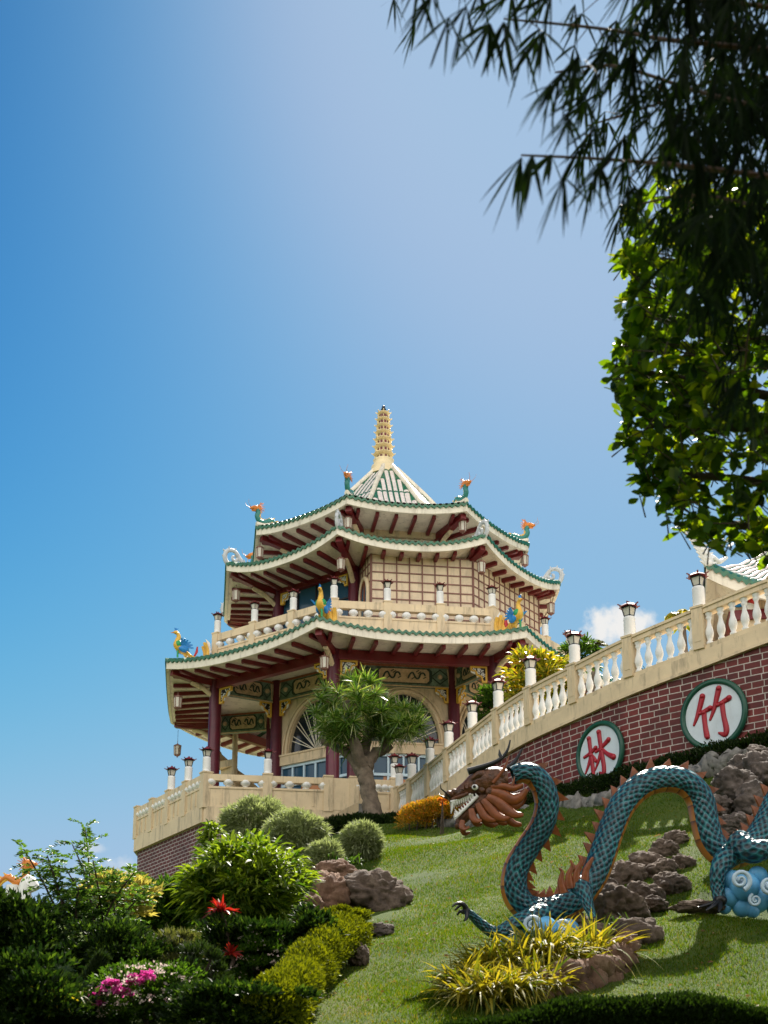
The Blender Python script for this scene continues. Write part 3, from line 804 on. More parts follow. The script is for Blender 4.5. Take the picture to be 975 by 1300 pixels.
    for k in VIS:
        o = V8(R - .22, k, zc - fh - .10); e = V8(soff_R + .02, k, soff_z - .12)
        mid = o.lerp(e, .5); mid.z -= .04
        hb = MB(); hb.bar(o, mid, .24, .22, h1=.28); hb.bar(mid, e, .24, .28, h1=.34); hob = build('hip_beam', hb, 'maroon', ro)
        if R - soff_R > 1.2:
            br = MB(); q = smooth_path([tuple(o.lerp(e, .45) - Vector((0, 0, .20))), tuple(o.lerp(e, .7) - Vector((0, 0, .30))), tuple(o.lerp(e, .88) - Vector((0, 0, .48))), tuple(o.lerp(e, 1.0) - Vector((0, 0, .62)))], 4)
            br.tube([Vector(p) for p in q], [.09, .1, .1, .1, .1, .1, .1, .1, .1, .11, .11, .12, .12], 6); build('curved_bracket', br, 'cream', hob)
    return ro

r1 = roof_tier('roof', 9.62, 15.68, 15.30, 7.75, 15.72, 7.6, 15.22, .34, 9, label='lowest and widest roof tier of the pagoda')
r2 = roof_tier('roof', 7.30, 20.11, 19.62, 3.95, 20.75, 5.0, 19.42, .32, 8, label='middle roof tier of the pagoda')
r3 = roof_tier('roof', 6.06, 21.90, 21.67, 0, 0, 3.9, 21.45, .31, 6, [(6.06, 21.74), (4.5, 22.28), (2.93, 23.15), (1.65, 24.6), (.45, 25.95)], 'steep top roof of the pagoda with pale tiles edged green')

# spire
SX, SY = CX - .12, CYY
sp = MB(); sp.lathe([(.66, 25.70), (.60, 25.92), (.52, 26.0), (.54, 26.14), (.45, 26.24), (.42, 26.40), (.46, 26.46), (.36, 26.50)], 16, (SX, SY, 0)); spo = build('spire', sp, 'yellow_white', PG)
z = 26.48
for i in range(7):
    h = .365 - .012 * i; r = .27 - .017 * i
    tb = MB(); tb.lathe([(r, z), (r, z + h * .52), (r * 1.35, z + h * .60), (r * 1.75, z + h * .72), (r * 1.7, z + h * .80), (r * 1.15, z + h * .92), (r * .95, z + h)], 8, (SX, SY, 0), 0, False)
    for j in range(8):
        a = 2 * PI * (j + .5) / 8; q = (SX + r * .93 * math.cos(a), SY + r * .93 * math.sin(a), z + h * .26)
        tb.box(q, (.05, .09, h * .36), a, 1)
        aa = 2 * PI * j / 8; e = Vector((SX + r * 1.72 * math.cos(aa), SY + r * 1.72 * math.sin(aa), z + h * .76))
        tb.bar(e, e + Vector((math.cos(aa) * .05, math.sin(aa) * .05, .05)), .04, .04)
    build('spire_tier', tb, ['yellow_white', 'maroon'], spo); z += h
kb = MB(); kb.lathe([(.14, z), (.10, z + .06), (.13, z + .10)], 10, (SX, SY, 0)); kb.ball((SX, SY, z + .17), .09, (1, 1, 1.0)); kb.lathe([(.05, z + .22), (.07, z + .27), (.03, z + .31), (.001, z + .33)], 8, (SX, SY, 0))
build('finial_knob', kb, 'black', spo)

# columns
def column(R, k, z0, z1, r, mi='maroon_column'):
    mb = MB(); c = V8(R, k); mb.lathe([(r * 1.25, z0), (r * 1.25, z0 + .12), (r, z0 + .2), (r, z1)], 18, (c.x, c.y, 0))
    return build('column', mb, mi, PG, origin=(c.x, c.y, z0))
for k in range(8): column(7.6, k, 8.9, 15.2, .24)
for k in range(8): column(5.0, k, 8.9, 15.62, .225)
for k in (-2, -1, 0, 3, 4, 5): column(5.0, k, 16.3, 19.42, .22)
# ring beams
def ring_beam(R, z0, z1, d, name, mat, ks=range(8), inner=False):
    mb = MB()
    for k in ks:
        a, b = V8(R, k), V8(R, k + 1); zc_ = (z0 + z1) / 2
        mb.bar((a.x, a.y, zc_), (b.x, b.y, zc_), d, z1 - z0)
    return build(name, mb, mat, PG)
ring_beam(7.62, 14.83, 15.19, .26, 'ring_beam', 'maroon')
ring_beam(5.04, 19.20, 19.44, .22, 'ring_beam', 'maroon', (-3, -2, -1, 2, 3, 4))
ring_beam(3.92, 21.22, 21.52, .30, 'ring_beam', 'cream')
# clerestory strip
cl = MB()
for k in range(8):
    a, t, n, L = fac(3.86, k); b = a + t * L
    cl.add([(a.x, a.y, 20.6), (b.x, b.y, 20.6), (b.x, b.y, 21.25), (a.x, a.y, 21.25)], [(0, 1, 2, 3)], 0)
clo = build('clerestory_window', cl, 'glass_dark', PG)
mu = MB()
for k in range(8):
    a, t, n, L = fac(3.90, k)
    for i in range(6):
        p = a + t * (L * i / 5); mu.bar((p.x, p.y, 20.6), (p.x, p.y, 21.24), .06, .05, up=t)
    mu.bar(a + Vector((0, 0, 21.16)), a + t * L + Vector((0, 0, 21.16)), .05, .06)
build('frame', mu, 'cream_light', clo)

# gallery ceiling and friezes of the lower storey
ce = MB(); ce.add([V8(7.55, k, 15.60) for k in range(8)], [tuple(range(8))[::-1]]); build('ceiling', ce, 'cream_light', PG)
def frieze(a, b, z0, z1, nrml, d=.12, lab=None):
    """painted panel between two points: green ground, tan cartouche, dark dragon scrolls, diamonds"""
    a, b, nrml = Vector(a), Vector(b), Vector(nrml); t = (b - a); L = t.length; t.normalize(); up = Vector((0, 0, 1)); H = z1 - z0
    zc_ = (z0 + z1) / 2; c = (a + b) / 2; c.z = zc_; mb = MB()
    mb.bar(a.xy.to_3d() + up * zc_, b.xy.to_3d() + up * zc_, d, H, 0)
    for sgn in (1, -1):
        o = c + nrml * (sgn * d / 2); q = lambda u, v, e: o + t * u + up * v + nrml * (sgn * e)
        mb.prism([q(-L / 2, H * .40, .002), q(L / 2, H * .40, .002), q(L / 2, H * .5, .002), q(-L / 2, H * .5, .002)], nrml * (sgn * .012), 3)
        mb.prism([q(-L / 2, -H * .5, .002), q(L / 2, -H * .5, .002), q(L / 2, -H * .44, .002), q(-L / 2, -H * .44, .002)], nrml * (sgn * .012), 1)
        w, h = L * .25, H * .31
        def oct_(w, h, e, ch=.35):
            k = min(w, h) * ch
            return [q(-w, -h + k, e), q(-w + k, -h, e), q(w - k, -h, e), q(w, -h + k, e), q(w, h - k, e), q(w - k, h, e), q(-w + k, h, e), q(-w, h - k, e)]
        mb.prism(oct_(w * 1.12, h * 1.16, .002), nrml * (sgn * .010), 2); mb.prism(oct_(w, h, .012), nrml * (sgn * .012), 1)
        for sx in (-1, 1):
            # a curling dragon: s-shaped stroke with a few short marks
            P = [q(sx * w * .5 + w * .34 * x, h * y, .03) for x, y in ((-1, -.35), (-.75, .3), (-.45, .45), (-.25, 0), (0, -.4), (.3, -.25), (.45, .3), (.8, .45), (1, .05))]
            sm_ = smooth_path([tuple(p) for p in P], 3); mb.tube([Vector(p) for p in sm_], [.035] * len(sm_), 5, 2)
            for x, y in ((-.6, -.5), (.15, .35), (.75, -.4), (-.1, .55)):
                p0 = q(sx * w * .5 + w * .34 * x, h * y, .03); mb.bar(p0, p0 + t * .12 + up * .08, .03, .03, 2)
            # flanking diamond with a rosette, and end scroll
            dx = sx * L * .36
            mb.prism([q(dx - .10 * L, 0, .002), q(dx, -H * .36, .002), q(dx + .10 * L, 0, .002), q(dx, H * .36, .002)], nrml * (sgn * .008), 2)
            mb.prism([q(dx - .08 * L, 0, .008), q(dx, -H * .29, .008), q(dx + .08 * L, 0, .008), q(dx, H * .29, .008)], nrml * (sgn * .008), 0)
            mb.ball(q(dx, 0, .016), H * .11, (1, 1, 1), 6, 1)
            for ex in (.455, .49):
                mb.bar(q(sx * L * ex, -H * .36, .012), q(sx * L * (ex - .02), H * .36, .012), .05, .02, 1, up=nrml)
    return build('frieze_panel', mb, ['frieze_green', 'frieze_tan', 'frieze_dark', 'frieze_red'], PG, lab)
for k in range(8):
    a, t, n, L = fac(5.0, k); frieze(a + n * .02, a + t * L + n * .02, 14.72, 15.58, n)
for k in (-2, -1, 0, 1, 2):
    a, b = V8(5.15, k), V8(7.4, k); t = (b - a).normalized(); frieze(a, b, 14.68, 15.55, Vector((t.y, -t.x, 0)))
# lower walls with arched fanlights
def arch_wall(k):
    a, t, n, L = fac(4.9, k); cxs = L / 2; hw, zs, zcr = 1.36, 12.55, 14.50
    arch = lambda s: zs + (zcr - zs) * math.sqrt(max(0, 1 - ((s - cxs) / hw) ** 2))
    w = MB(); ns = 60; q = lambda s, z, d=0.0: Vector((a.x, a.y, 0)) + t * s + n * d + Vector((0, 0, z))
    for i in range(ns):
        s0, s1 = L * i / ns, L * (i + 1) / ns
        lo0 = arch(s0) if abs(s0 - cxs) < hw else 12.12; lo1 = arch(s1) if abs(s1 - cxs) < hw else 12.12
        if abs(s0 - cxs) >= hw and abs(s1 - cxs) < hw: lo0 = zs
        if abs(s1 - cxs) >= hw and abs(s0 - cxs) < hw: lo1 = zs
        w.add([q(s0, lo0), q(s1, lo1), q(s1, 15.0), q(s0, 15.0)], [(0, 1, 2, 3)])
        if abs((s0 + s1) / 2 - cxs) < hw: w.add([q(s0, lo0), q(s1, lo1), q(s1, lo1, -.2), q(s0, lo0, -.2)], [(3, 2, 1, 0)])
    wo = build('wall', w, 'cream', PG)
    li = MB(); li.bar(q(0, 12.34, .02), q(L, 12.34, .02), .2, .42); li.bar(q(0, 12.52, .06), q(L, 12.52, .06), .2, .07); build('lintel', li, 'cream', wo)
    mo = MB(); P = [q(cxs + (hw + .10) * math.cos(PI * i / 30), zs + (zcr - zs + .10) * math.sin(PI * i / 30), .03) for i in range(31)]
    mo.tube(P, .07, 6); P2 = [q(cxs + (hw + .27) * math.cos(PI * i / 30), zs + (zcr - zs + .24) * math.sin(PI * i / 30), .02) for i in range(31)]; mo.tube(P2, .05, 6)
    build('arch_moulding', mo, 'cream', wo)
    gl = MB(); gl.add([q(.2, zs - .05, -.16), q(L - .2, zs - .05, -.16), q(L - .2, 14.9, -.16), q(.2, 14.9, -.16)], [(0, 1, 2, 3)])
    fo = build('fanlight', gl, 'glass_dark', PG)
    rays = MB()
    for i in range(1, 9):
        an = PI * i / 9
        for da in (-.05, .05):
            rays.bar(q(cxs + .12 * math.cos(an), zs + .12 * math.sin(an), -.13), q(cxs + hw * .99 * math.cos(an + da), zs + (zcr - zs) * .99 * math.sin(an + da), -.13), .02, .03)
    build('ray', rays, 'cream_light', fo)
    # windows under the lintel
    wg = MB(); wg.add([q(.1, 8.95, -.1), q(L - .1, 8.95, -.1), q(L - .1, 12.14, -.1), q(.1, 12.14, -.1)], [(0, 1, 2, 3)], 0)
    wg.add([q(L * .3, 9.0, -.09), q(L * .78, 9.0, -.09), q(L * .78, 11.0, -.09), q(L * .3, 11.32, -.09)], [(0, 1, 2, 3)], 1)
    win = build('window', wg, ['glass_blue', 'amber'], PG)
    fr = MB()
    for i in range(7):
        s = .15 + (L - .3) * i / 6; fr.bar(q(s, 11.35, -.05), q(s, 12.12, -.05), .07, .07, up=n)
    for i in (0, 2, 4, 6):
        s = .15 + (L - .3) * i / 6; fr.bar(q(s, 8.95, -.05), q(s, 11.35, -.05), .085, .07, up=n)
    for zz in (11.33, 12.08): fr.bar(q(.1, zz, -.04), q(L - .1, zz, -.04), .08, .10)
    build('window_frame', fr, 'blue_frame', win)
for k in (-1, 0, 1, 2): arch_wall(k)
# spiral stair seen through the gallery
stx = MB(); c = at(292, 970, 52.6)
for i in range(15):
    an = -2.4 + i * .33; zz = 8.9 + i * .33
    o = Vector((c.x + .2, c.y, zz))
    stx.prism([o, o + Vector((1.15 * math.cos(an), 1.15 * math.sin(an), 0)), o + Vector((1.15 * math.cos(an + .36), 1.15 * math.sin(an + .36), 0))], (0, 0, .30))
    stx.prism([o + Vector((1.15 * math.cos(an), 1.15 * math.sin(an), .05)), o + Vector((1.2 * math.cos(an), 1.2 * math.sin(an), .05)), o + Vector((1.2 * math.cos(an + .36), 1.2 * math.sin(an + .36), .35)), o + Vector((1.15 * math.cos(an + .36), 1.15 * math.sin(an + .36), .35))], (0, 0, .75))
stx.lathe([(.12, 8.9), (.12, 15.4)], 10, (c.x + .2, c.y, 0))
build('spiral_stair', stx, 'cream', PG)

# upper storey: dark windows on the recessed sides, gridded bay on the front and right
def upper_window(k):
    a, t, n, L = fac(4.92, k); q = lambda s, z, d=0.0: Vector((a.x, a.y, 0)) + t * s + n * d + Vector((0, 0, z))
    g = MB(); g.add([q(0, 16.3), q(L, 16.3), q(L, 19.4), q(0, 19.4)], [(0, 1, 2, 3)]); w = build('window', g, 'glass_blue', PG)
    f = MB()
    for i in range(5): f.bar(q(L * i / 4, 16.3, .03), q(L * i / 4, 19.3, .03), .07, .06, up=n)
    for zz in (17.3, 18.3): f.bar(q(0, zz, .03), q(L, zz, .03), .06, .06)
    build('window_frame', f, 'black', w)
for k in (-3, -2, -1, 3, 4): upper_window(k)
def grid_wall(p0, p1, z0, z1, nu, nz, lab=None, hole=None):
    p0, p1 = Vector(p0), Vector(p1); t = (p1 - p0); L = t.length; t.normalize(); n = Vector((t.y, -t.x, 0))
    q = lambda s, z, d=0.0: Vector((p0.x, p0.y, 0)) + t * s + n * d + Vector((0, 0, z))
    w = MB(); w.add([q(0, z0), q(L, z0), q(L, z1), q(0, z1)], [(0, 1, 2, 3)]); wo = build('wall', w, 'wallpanel', PG, lab)
    g = MB()
    for i in range(nu + 1): g.bar(q(L * i / nu, z0, .01), q(L * i / nu, z1, .01), (.045 if i not in (0, nu) else .08), .04, up=n)
    for j in range(nz + 1):
        zz = z0 + (z1 - z0) * j / nz; g.bar(q(0, zz, .008), q(L, zz, .008), .036, .045)
    build('lattice', g, 'maroon_line', wo)
    return q, L, wo
M['wallpanel'] = paint('stained_cream_render', (0.74, 0.59, 0.41), 0.65, 0.14, 2.2, 0.5, 18, stain=0.42)
a, t, n, L = fac(6.4, 0)
PF = at(471, 740, 43.93); s0 = (PF - a).dot(t); pf = a + t * s0; pr_ = a + t * L
grid_wall(pf, pr_, 16.3, 19.45, 8, 9)
a1, t1, n1, L1 = fac(6.4, 1); grid_wall(a1, a1 + t1 * L1, 16.3, 19.45, 13, 9)
a2, t2, n2, L2 = fac(6.4, 2); grid_wall(a2, a2 + t2 * L2, 16.3, 19.45, 13, 9)
pc = V8(5.0, 0) + Vector((.25, -.1, 0))
qr, Lr, wr = grid_wall(pc, pf, 16.3, 19.45, 4, 9)
# arched window in the return wall
aw = MB(); K = 14; sc_ = Lr * .52; hw = .36; zb, zs = 16.4, 17.95
out = [(sc_ - hw, zb), (sc_ + hw, zb)] + [(sc_ + hw * math.cos(PI * i / K), zs + .62 * math.sin(PI * i / K)) for i in range(K + 1)]
aw.prism([qr(s, z, .035) for s, z in out], (qr(0, 0, .012) - qr(0, 0, 0))); awo = build('arched_window', aw, 'glass_blue', PG)
fr = MB(); P = [qr(sc_ - hw - .08, zb, .06)] + [qr(sc_ - (hw + .08) * math.cos(PI * i / K), zs + .72 * math.sin(PI * i / K), .06) for i in range(K + 1)] + [qr(sc_ + hw + .08, zb, .06)]
fr.tube(P, .09, 6); build('arch_surround', fr, 'cream', awo)
fr = MB(); fr.bar(qr(sc_, zb, .06), qr(sc_, zs + .6, .06), .06, .05, up=n); P = [qr(sc_ - hw * math.cos(PI * i / K), zs + .62 * math.sin(PI * i / K), .06) for i in range(K + 1)]; fr.tube(P, .04, 5)
for zz in (17.0, 17.6): fr.bar(qr(sc_ - hw, zz, .06), qr(sc_ + hw, zz, .06), .04, .05)
build('sash', fr, 'orange_fin', awo)

# filigree corner brackets
def bracket(R, k, tdir, z, s=.62, h=.62):
    """ochre edged triangle with pale fretwork under a beam, beside column k"""
    c = V8(R, k); t = Vector(tdir).normalized(); up = Vector((0, 0, 1)); n = Vector((t.y, -t.x, 0)); c.z = z
    c = c + t * .24; q = lambda u, v, d=0.0: c + t * u + up * v + n * d
    mb = MB(); e = .07
    outl = [(0, 0), (s, 0), (s, -h * .28), (s * .72, -h * .34), (s * .62, -h * .6), (s * .36, -h * .66), (s * .3, -h), (0, -h)]
    ins = [(e, -e), (s - e, -e), (s - e, -h * .28 + .02), (s * .66, -h * .28), (s * .55, -h * .52), (s * .3, -h * .58), (s * .24, -h + e), (e, -h + e)]
    for i in range(8):
        j = (i + 1) % 8
        mb.prism([q(*outl[i], -.05), q(*outl[j], -.05), q(*ins[j], -.05), q(*ins[i], -.05)], n * .10, 0)
    rs = random.Random(int(k * 7 + z * 3))
    mb.prism([q(u, v, -.012) for u, v in ins], n * .02, 2)
    for _ in range(30):
        u, v = rs.uniform(e, s - e), rs.uniform(-h + e, -e)
        if v < -h * .28 - (h * .7) * (1 - u / s) * .95 - 0.02: continue
        r = rs.uniform(.03, .05); a0 = rs.uniform(0, 6)
        P = [q(u + r * math.cos(a0 + i * .8), v + r * math.sin(a0 + i * .8), .0) for i in range(6)]
        mb.tube(P, .016, 5, 1, False, 2.0)
    return build('bracket', mb, ['gold', 'white', 'dark'], PG)
def fdir(k): return V8(5, k + 1) - V8(5, k)
for k in (-1, 0, 1):
    bracket(7.6, k, fdir(k), 14.84); bracket(7.6, k + 1, -fdir(k), 14.84)
    bracket(5.05, k, fdir(k), 14.74, .5, .6); bracket(5.05, k + 1, -fdir(k), 14.74, .5, .6)
bracket(7.6, -1, -fdir(-2), 14.84)
bracket(5.1, -1, fdir(-1), 19.22, .55, .5); bracket(5.1, 0, -fdir(-1), 19.22, .55, .5)
for k in (-1, 0, 1, 2):
    d = V8(7.6, k) - V8(5, k); bracket(5.0, k, d, 14.7, .5, .6)
# ---------------------------------------------------------------- balustrades of the pagoda terrace and of the lower deck
urn_mb = MB(); urn_mb.lathe([(.09, 0), (.07, .03), (.10, .06), (.16, .12), (.175, .18), (.15, .24), (.09, .28), (.09, .31)], 12)
URN = mesh_only('urn', urn_mb, 'white')
tb = thing('terrace_balustrade', 'cream balustrade with white urns round the terrace on the lowest roof', 'balustrade', (CX, CYY, 16.1))
def parapet_run(th, p0, p1, npan, zb, zp, zr0, zr1, lamps, nurn=2, first_post=True, last_post=True, grooves=0, wide=.24):
    p0, p1 = Vector((*p0[:2], 0)), Vector((*p1[:2], 0)); t = (p1 - p0); L = t.length; t.normalize(); n = Vector((t.y, -t.x, 0)); ang = math.atan2(t.y, t.x)
    Z = lambda z: Vector((0, 0, z))
    h = MB(); h.bar(p0 + Z((zr0 + zr1) / 2), p1 + Z((zr0 + zr1) / 2), wide, zr1 - zr0); build('handrail', h, 'cream', th)
    h = MB(); h.bar(p0 + Z((zb + zp) / 2), p1 + Z((zb + zp) / 2), wide * .8, zp - zb); h.bar(p0 + Z(zp - .03), p1 + Z(zp - .03), wide, .07)
    for i in range(npan):
        for g in range(grooves):
            q = p0 + t * (L * (i + (g + .5) / grooves) / npan) + n * (wide * .4)
            h.bar(q + Z(zb + .1), q + Z(zp - .08), .05, .05, up=t)
    build('panel', h, 'cream', th)
    for i in range(npan + 1):
        if (i == 0 and not first_post) or (i == npan and not last_post): continue
        q = p0 + t * (L * i / npan); b = MB(); b.box(q + Z((zb + zr1) / 2), (wide * 1.2, wide * 1.25, zr1 - zb + .10), ang); b.box(q + Z(zr1 + .06), (wide * 1.35, wide * 1.4, .05), ang)
        bo = build('post', b, 'cream', th, origin=q + Z(zb))
        if i in lamps: put_lamp(q + Z(zr1 + .085), ang, lamps[i], .95)
    for i in range(npan):
        for j in range(nurn + 2):
            s = (i + .08 + .84 * j / (nurn + 1)) / npan if nurn else 0
            instance(URN, 'urn', p0 + t * (L * s) + Z(zp), th)
tl = {-1: {0: 'white lamp pillar at the outer left corner of the terrace balustrade, above the phoenix tail', 1: 'white lamp pillar on the left side of the terrace balustrade, next to the corner one', 2: 'white lamp pillar on the terrace balustrade in front of the dark upper windows'},
      0: {0: 'white lamp pillar on the terrace balustrade right of the front phoenix', 1: 'white lamp pillar on the terrace balustrade right of the small arched window', 2: 'white lamp pillar on the terrace balustrade in the middle of the gridded wall'},
      1: {0: 'white lamp pillar on the terrace balustrade left of the right phoenix', 2: 'white lamp pillar at the right of the gridded wall, against the sky'},
      2: {0: 'distant terrace lamp pillar behind a brick wall lamp, against the cloud'}}
for k in (-2, -1, 0, 1, 2):
    parapet_run(tb, V8(7.6, k), V8(7.6, k + 1), 3, 15.70, 16.47, 16.77, 17.05, tl.get(k, {}), 2, True, k == 2, 0)

DA, DB, DC, DR = Vector((-5.81, 40, 0)), Vector((-8.98, 45.2, 0)), Vector((-9.6, 57, 0)), Vector((.35, 40.9, 0))
pd = thing('deck', 'pagoda deck base of dark brick under a plain cream band', 'deck', (-4, 45, 5))
poly = [(DA.x, DA.y), (DR.x, DR.y), (1.2, 41.3), (3, 58), (DC.x, DC.y), (DB.x, DB.y)]
mb = MB(); mb.prism([(x, y, 8.55) for x, y in poly], (0, 0, .35)); build('floor', mb, 'concrete', pd)
for (p, q, nm) in ((DB, DA, 'brickwork'), (DA, DR, 'brickwork'), (DC, DB, 'brickwork')):
    t = (q - p); L = t.length; t.normalize(); n = Vector((t.y, -t.x, 0)); mb = MB()
    mb.add([p + Vector((0, 0, 3.5)), q + Vector((0, 0, 3.5)), q + Vector((0, 0, 8.4)), p + Vector((0, 0, 8.4))], [(0, 1, 2, 3)], 0, False, [[(0, 0), (L, 0), (L, 4.9), (0, 4.9)]])
    build(nm, mb, 'deckbrick', pd)
    mb = MB(); z = Vector((0, 0, 1)); mb.bar(p + z * 8.62 + n * .03 - t * .05, q + z * 8.62 + n * .03 + t * .05, .22, .52); build('cream_band', mb, 'cream', pd)
dp = thing('deck_parapet', 'cream parapet with grooved panels and white urns round the lower deck', 'parapet', (-4, 43, 8.88))
parapet_run(dp, DB, DA, 4, 8.885, 9.56, 9.76, 9.97, {2: 'white lamp pillar at the left of the deck parapet, the lower one against sky', 3: 'white lamp pillar on the deck parapet just left of the corner, against the sky', 4: 'white lamp pillar at the deck parapet corner in front of the maroon column'}, 3, True, True, 4, .26)
parapet_run(dp, DA, Vector((-1.85, 40.57, 0)), 2, 8.885, 9.56, 9.76, 9.97, {1: 'white lamp pillar on the deck parapet below the left fanlight'}, 2, False, True, 2, .26)
parapet_run(dp, Vector((-1.0, 40.7, 0)), DR, 1, 8.885, 9.56, 9.76, 9.97, {1: 'white lamp pillar on the deck parapet right of the tree trunk'}, 4, True, True, 3, .26)
parapet_run(dp, DC, DB, 5, 8.885, 9.56, 9.76, 9.97, {}, 2, False, False, 3, .26)
mb = MB(); mb.bar((-1.85, 40.55, 9.43), (-1.0, 40.68, 9.43), .24, 1.08); build('solid_panel', mb, 'cream', dp)
sr = thing('garden_stair', 'cream garden stair with a sloping rail beside the tree trunk', 'stair', (-1.5, 39.3, 7.2))
mb = MB(); mb.bar(at(400, 1052, 38.6), at(462, 1020, 39.4), .2, .26); build('rail', mb, 'cream', sr)
mb = MB()
for i in range(8):
    x = -2.4 + i * .24; mb.box((x, 39.7, 6.9 + i * .21), (.30, 1.0, .9))
build('steps', mb, 'stone_kerb', sr)

# ---------------------------------------------------------------- hanging lanterns
def lantern_proto():
    t = thing('hanging_lantern', 'x', 'lantern', (0, 0, 0), 'lanterns hanging under the eaves')
    m = MB(); m.lathe([(.03, 0), (.05, -.03), (.17, -.08), (.18, -.11), (.15, -.12)], 6, smooth=False); m.lathe([(.14, -.50), (.10, -.55), (.03, -.57), (.02, -.62)], 6, smooth=False)
    for k in range(6):
        a = 2 * PI * k / 6; m.bar((.155 * math.cos(a), .155 * math.sin(a), -.11), (.135 * math.cos(a), .135 * math.sin(a), -.51), .022, .022)
    m.tube([(0, 0, .16), (0, 0, 0)], .012, 5); build('frame', m, 'maroon_line', t)
    g = MB(); g.lathe([(.15, -.12), (.13, -.50)], 6, smooth=False); build('pane', g, 'lamp_glass', t)
    return t
HL = lantern_proto(); hl_n = 0
def hang(px, py, p3, label, wire=0.0):
    """top of the lantern body at the height of photo row py, hung near point p3"""
    global hl_n
    p = at(px, py, p3.y); loc = Vector((p.x, p3.y, p.z))
    o = HL if hl_n == 0 else copy_tree(HL); hl_n += 1
    o.location = loc; o['label'] = label
    if wire:
        w = MB(); w.tube([loc, loc + Vector((0, 0, wire))], .008, 5); ORIG[o.name] = loc; build('wire', w, 'black', o)
for k, px, py, R, lab in ((0, 442, 655, 5.5, 'white lantern under the front left corner of the top eave'), (1, 587, 659, 5.5, 'white lantern under the front right corner of the top eave'),
                          (-1, 330, 693, 5.5, 'white lantern under the far left corner of the top eave'), (2, 666, 703, 5.6, 'white lantern under the far right corner of the top eave'),
                          (0, 433, 707, 6.5, 'white lantern under the front left corner of the middle eave'), (1, 611, 711, 6.75, 'white lantern before the gridded wall corner under the middle eave'),
                          (-1, 300, 747, 6.6, 'white lantern under the far left corner of the middle eave'), (2, 699, 764, 6.9, 'white lantern under the far right corner of the middle eave, against the sky'),
                          (0, 412, 831, 8.6, 'white lantern under the front left corner of the lowest eave, beside an ochre bracket'), (-1, 226, 882, 8.9, 'white lantern under the striped far left corner of the lowest eave')):
    hang(px, py, V8(R, k), lab)
hang(225.5, 944, V8(9.0, -2), 'small lantern on a long wire below the lowest eave, against the sky', .62)

# ---------------------------------------------------------------- roof ornaments and statues
def place_local(k, R, z):
    a = -PI / 2 + TH + math.radians(-22.5 + 45 * k); p = V8(R, k, z)
    ux = Vector((math.cos(a), math.sin(a), 0)); uy = Vector((-math.sin(a), math.cos(a), 0))
    return a, p, (lambda x, zz, y=0.0: p + ux * x + uy * y + Vector((0, 0, zz)))
for k in (-2, -1, 0, 1, 2):
    a, p, q0_ = place_local(k, 7.24, 20.10); q = lambda x, z, y=0.0: q0_(x * .86, z * .86, y); mb = MB()
    main = [(-.02, -.05), (.12, .12), (.17, .34), (.10, .56), (-.10, .68), (-.32, .66), (-.47, .50), (-.46, .30), (-.34, .20), (-.22, .26), (-.22, .38), (-.30, .40)]
    sm_ = smooth_path(main, 4); mb.tube([q(x, z) for x, z in sm_], [.075 - .035 * i / len(sm_) for i in range(len(sm_))], 7, 0, True, 1.4)
    tail = smooth_path([(-.40, .55), (-.58, .34), (-.78, .16), (-1.05, .10), (-1.35, .05)], 4)
    mb.tube([q(x, z) for x, z in tail], [.08 - .04 * i / len(tail) for i in range(len(tail))], 7, 0, True, 1.4)
    for x, z, dx, dz in ((.2, .3, .12, .06), (.16, .56, .12, .10), (-.05, .7, .03, .15), (-.30, .70, -.08, .14), (-.7, .2, .05, .22), (-.85, .14, .08, .25), (-1.0, .1, .05, .30), (-1.15, .1, .1, .22), (-.6, .28, .12, .16)):
        mb.bar(q(x, z), q(x + dx, z + dz), .09, .07, w1=.02, h1=.02)
    mb.ball(q(-.9, .12), .13, (1, 1, .8), 6); mb.ball(q(-1.2, .06), .15, (1, 1, .8), 6)
    build('scroll_ornament', mb, 'scroll_grey', PG)

def dragon_statuette():
    t = thing('dragon_statuette', 'x', 'statue', (0, 0, 0), 'dragon statuettes on the top roof corners')
    P = smooth_path([(-.55, -.02), (-.42, .16), (-.22, .26), (-.02, .16), (.16, .09), (.34, .13), (.43, .30), (.39, .46), (.44, .60)], 5)
    m = MB(); m.tube([(x, 0, z) for x, z in P], [.03 + .075 * min(1, i / 12) for i in range(len(P))], 9); bo = build('body', m, 'statue_teal', t)
    m = MB(); m.tube([(x + .05 * math.cos(i * .1), 0, z - .055) for i, (x, z) in enumerate(P)], [.02 + .05 * min(1, i / 12) for i in range(len(P))], 7); build('belly', m, 'statue_yellow', t)
    m = MB()
    for i in range(3, len(P) - 3, 3):
        x, z = P[i]; dx, dz = P[i + 1][0] - P[i - 1][0], P[i + 1][1] - P[i - 1][1]; l = math.hypot(dx, dz); nx, nz = -dz / l, dx / l
        m.bar((x + nx * .08, 0, z + nz * .08), (x + nx * .17 - dx, 0, z + nz * .17), .03, .08, w1=.01, h1=.01)
    build('fin', m, 'statue_yellow', t)
    m = MB(); m.tube([(.36, 0, .62), (.48, 0, .66), (.60, 0, .64), (.70, 0, .61), (.76, 0, .63)], [.09, .125, .10, .065, .05], 8)
    m.tube([(.46, 0, .58), (.58, 0, .53), (.68, 0, .50)], [.07, .05, .025], 7)
    for y in (-.06, .06):
        m.tube([(.42, y, .74), (.32, y * 1.8, .84), (.20, y * 2.2, .90)], [.03, .025, .006], 5)
        m.tube([(.72, y * .7, .62), (.88, y * 2, .74), (.90, y * 3, .90)], [.010, .008, .004], 4)
        for i in range(6):
            an = -.9 + i * .45; m.bar((.40, y, .64), (.40 - .26 * math.cos(an), y * 2.6, .64 + .26 * math.sin(an)), .07, .04, w1=.012, h1=.012)
        m.ball((.56, y * 1.3, .70), .03, n=5)
    build('head', m, 'statue_orange', t)
    return t
DS = dragon_statuette()
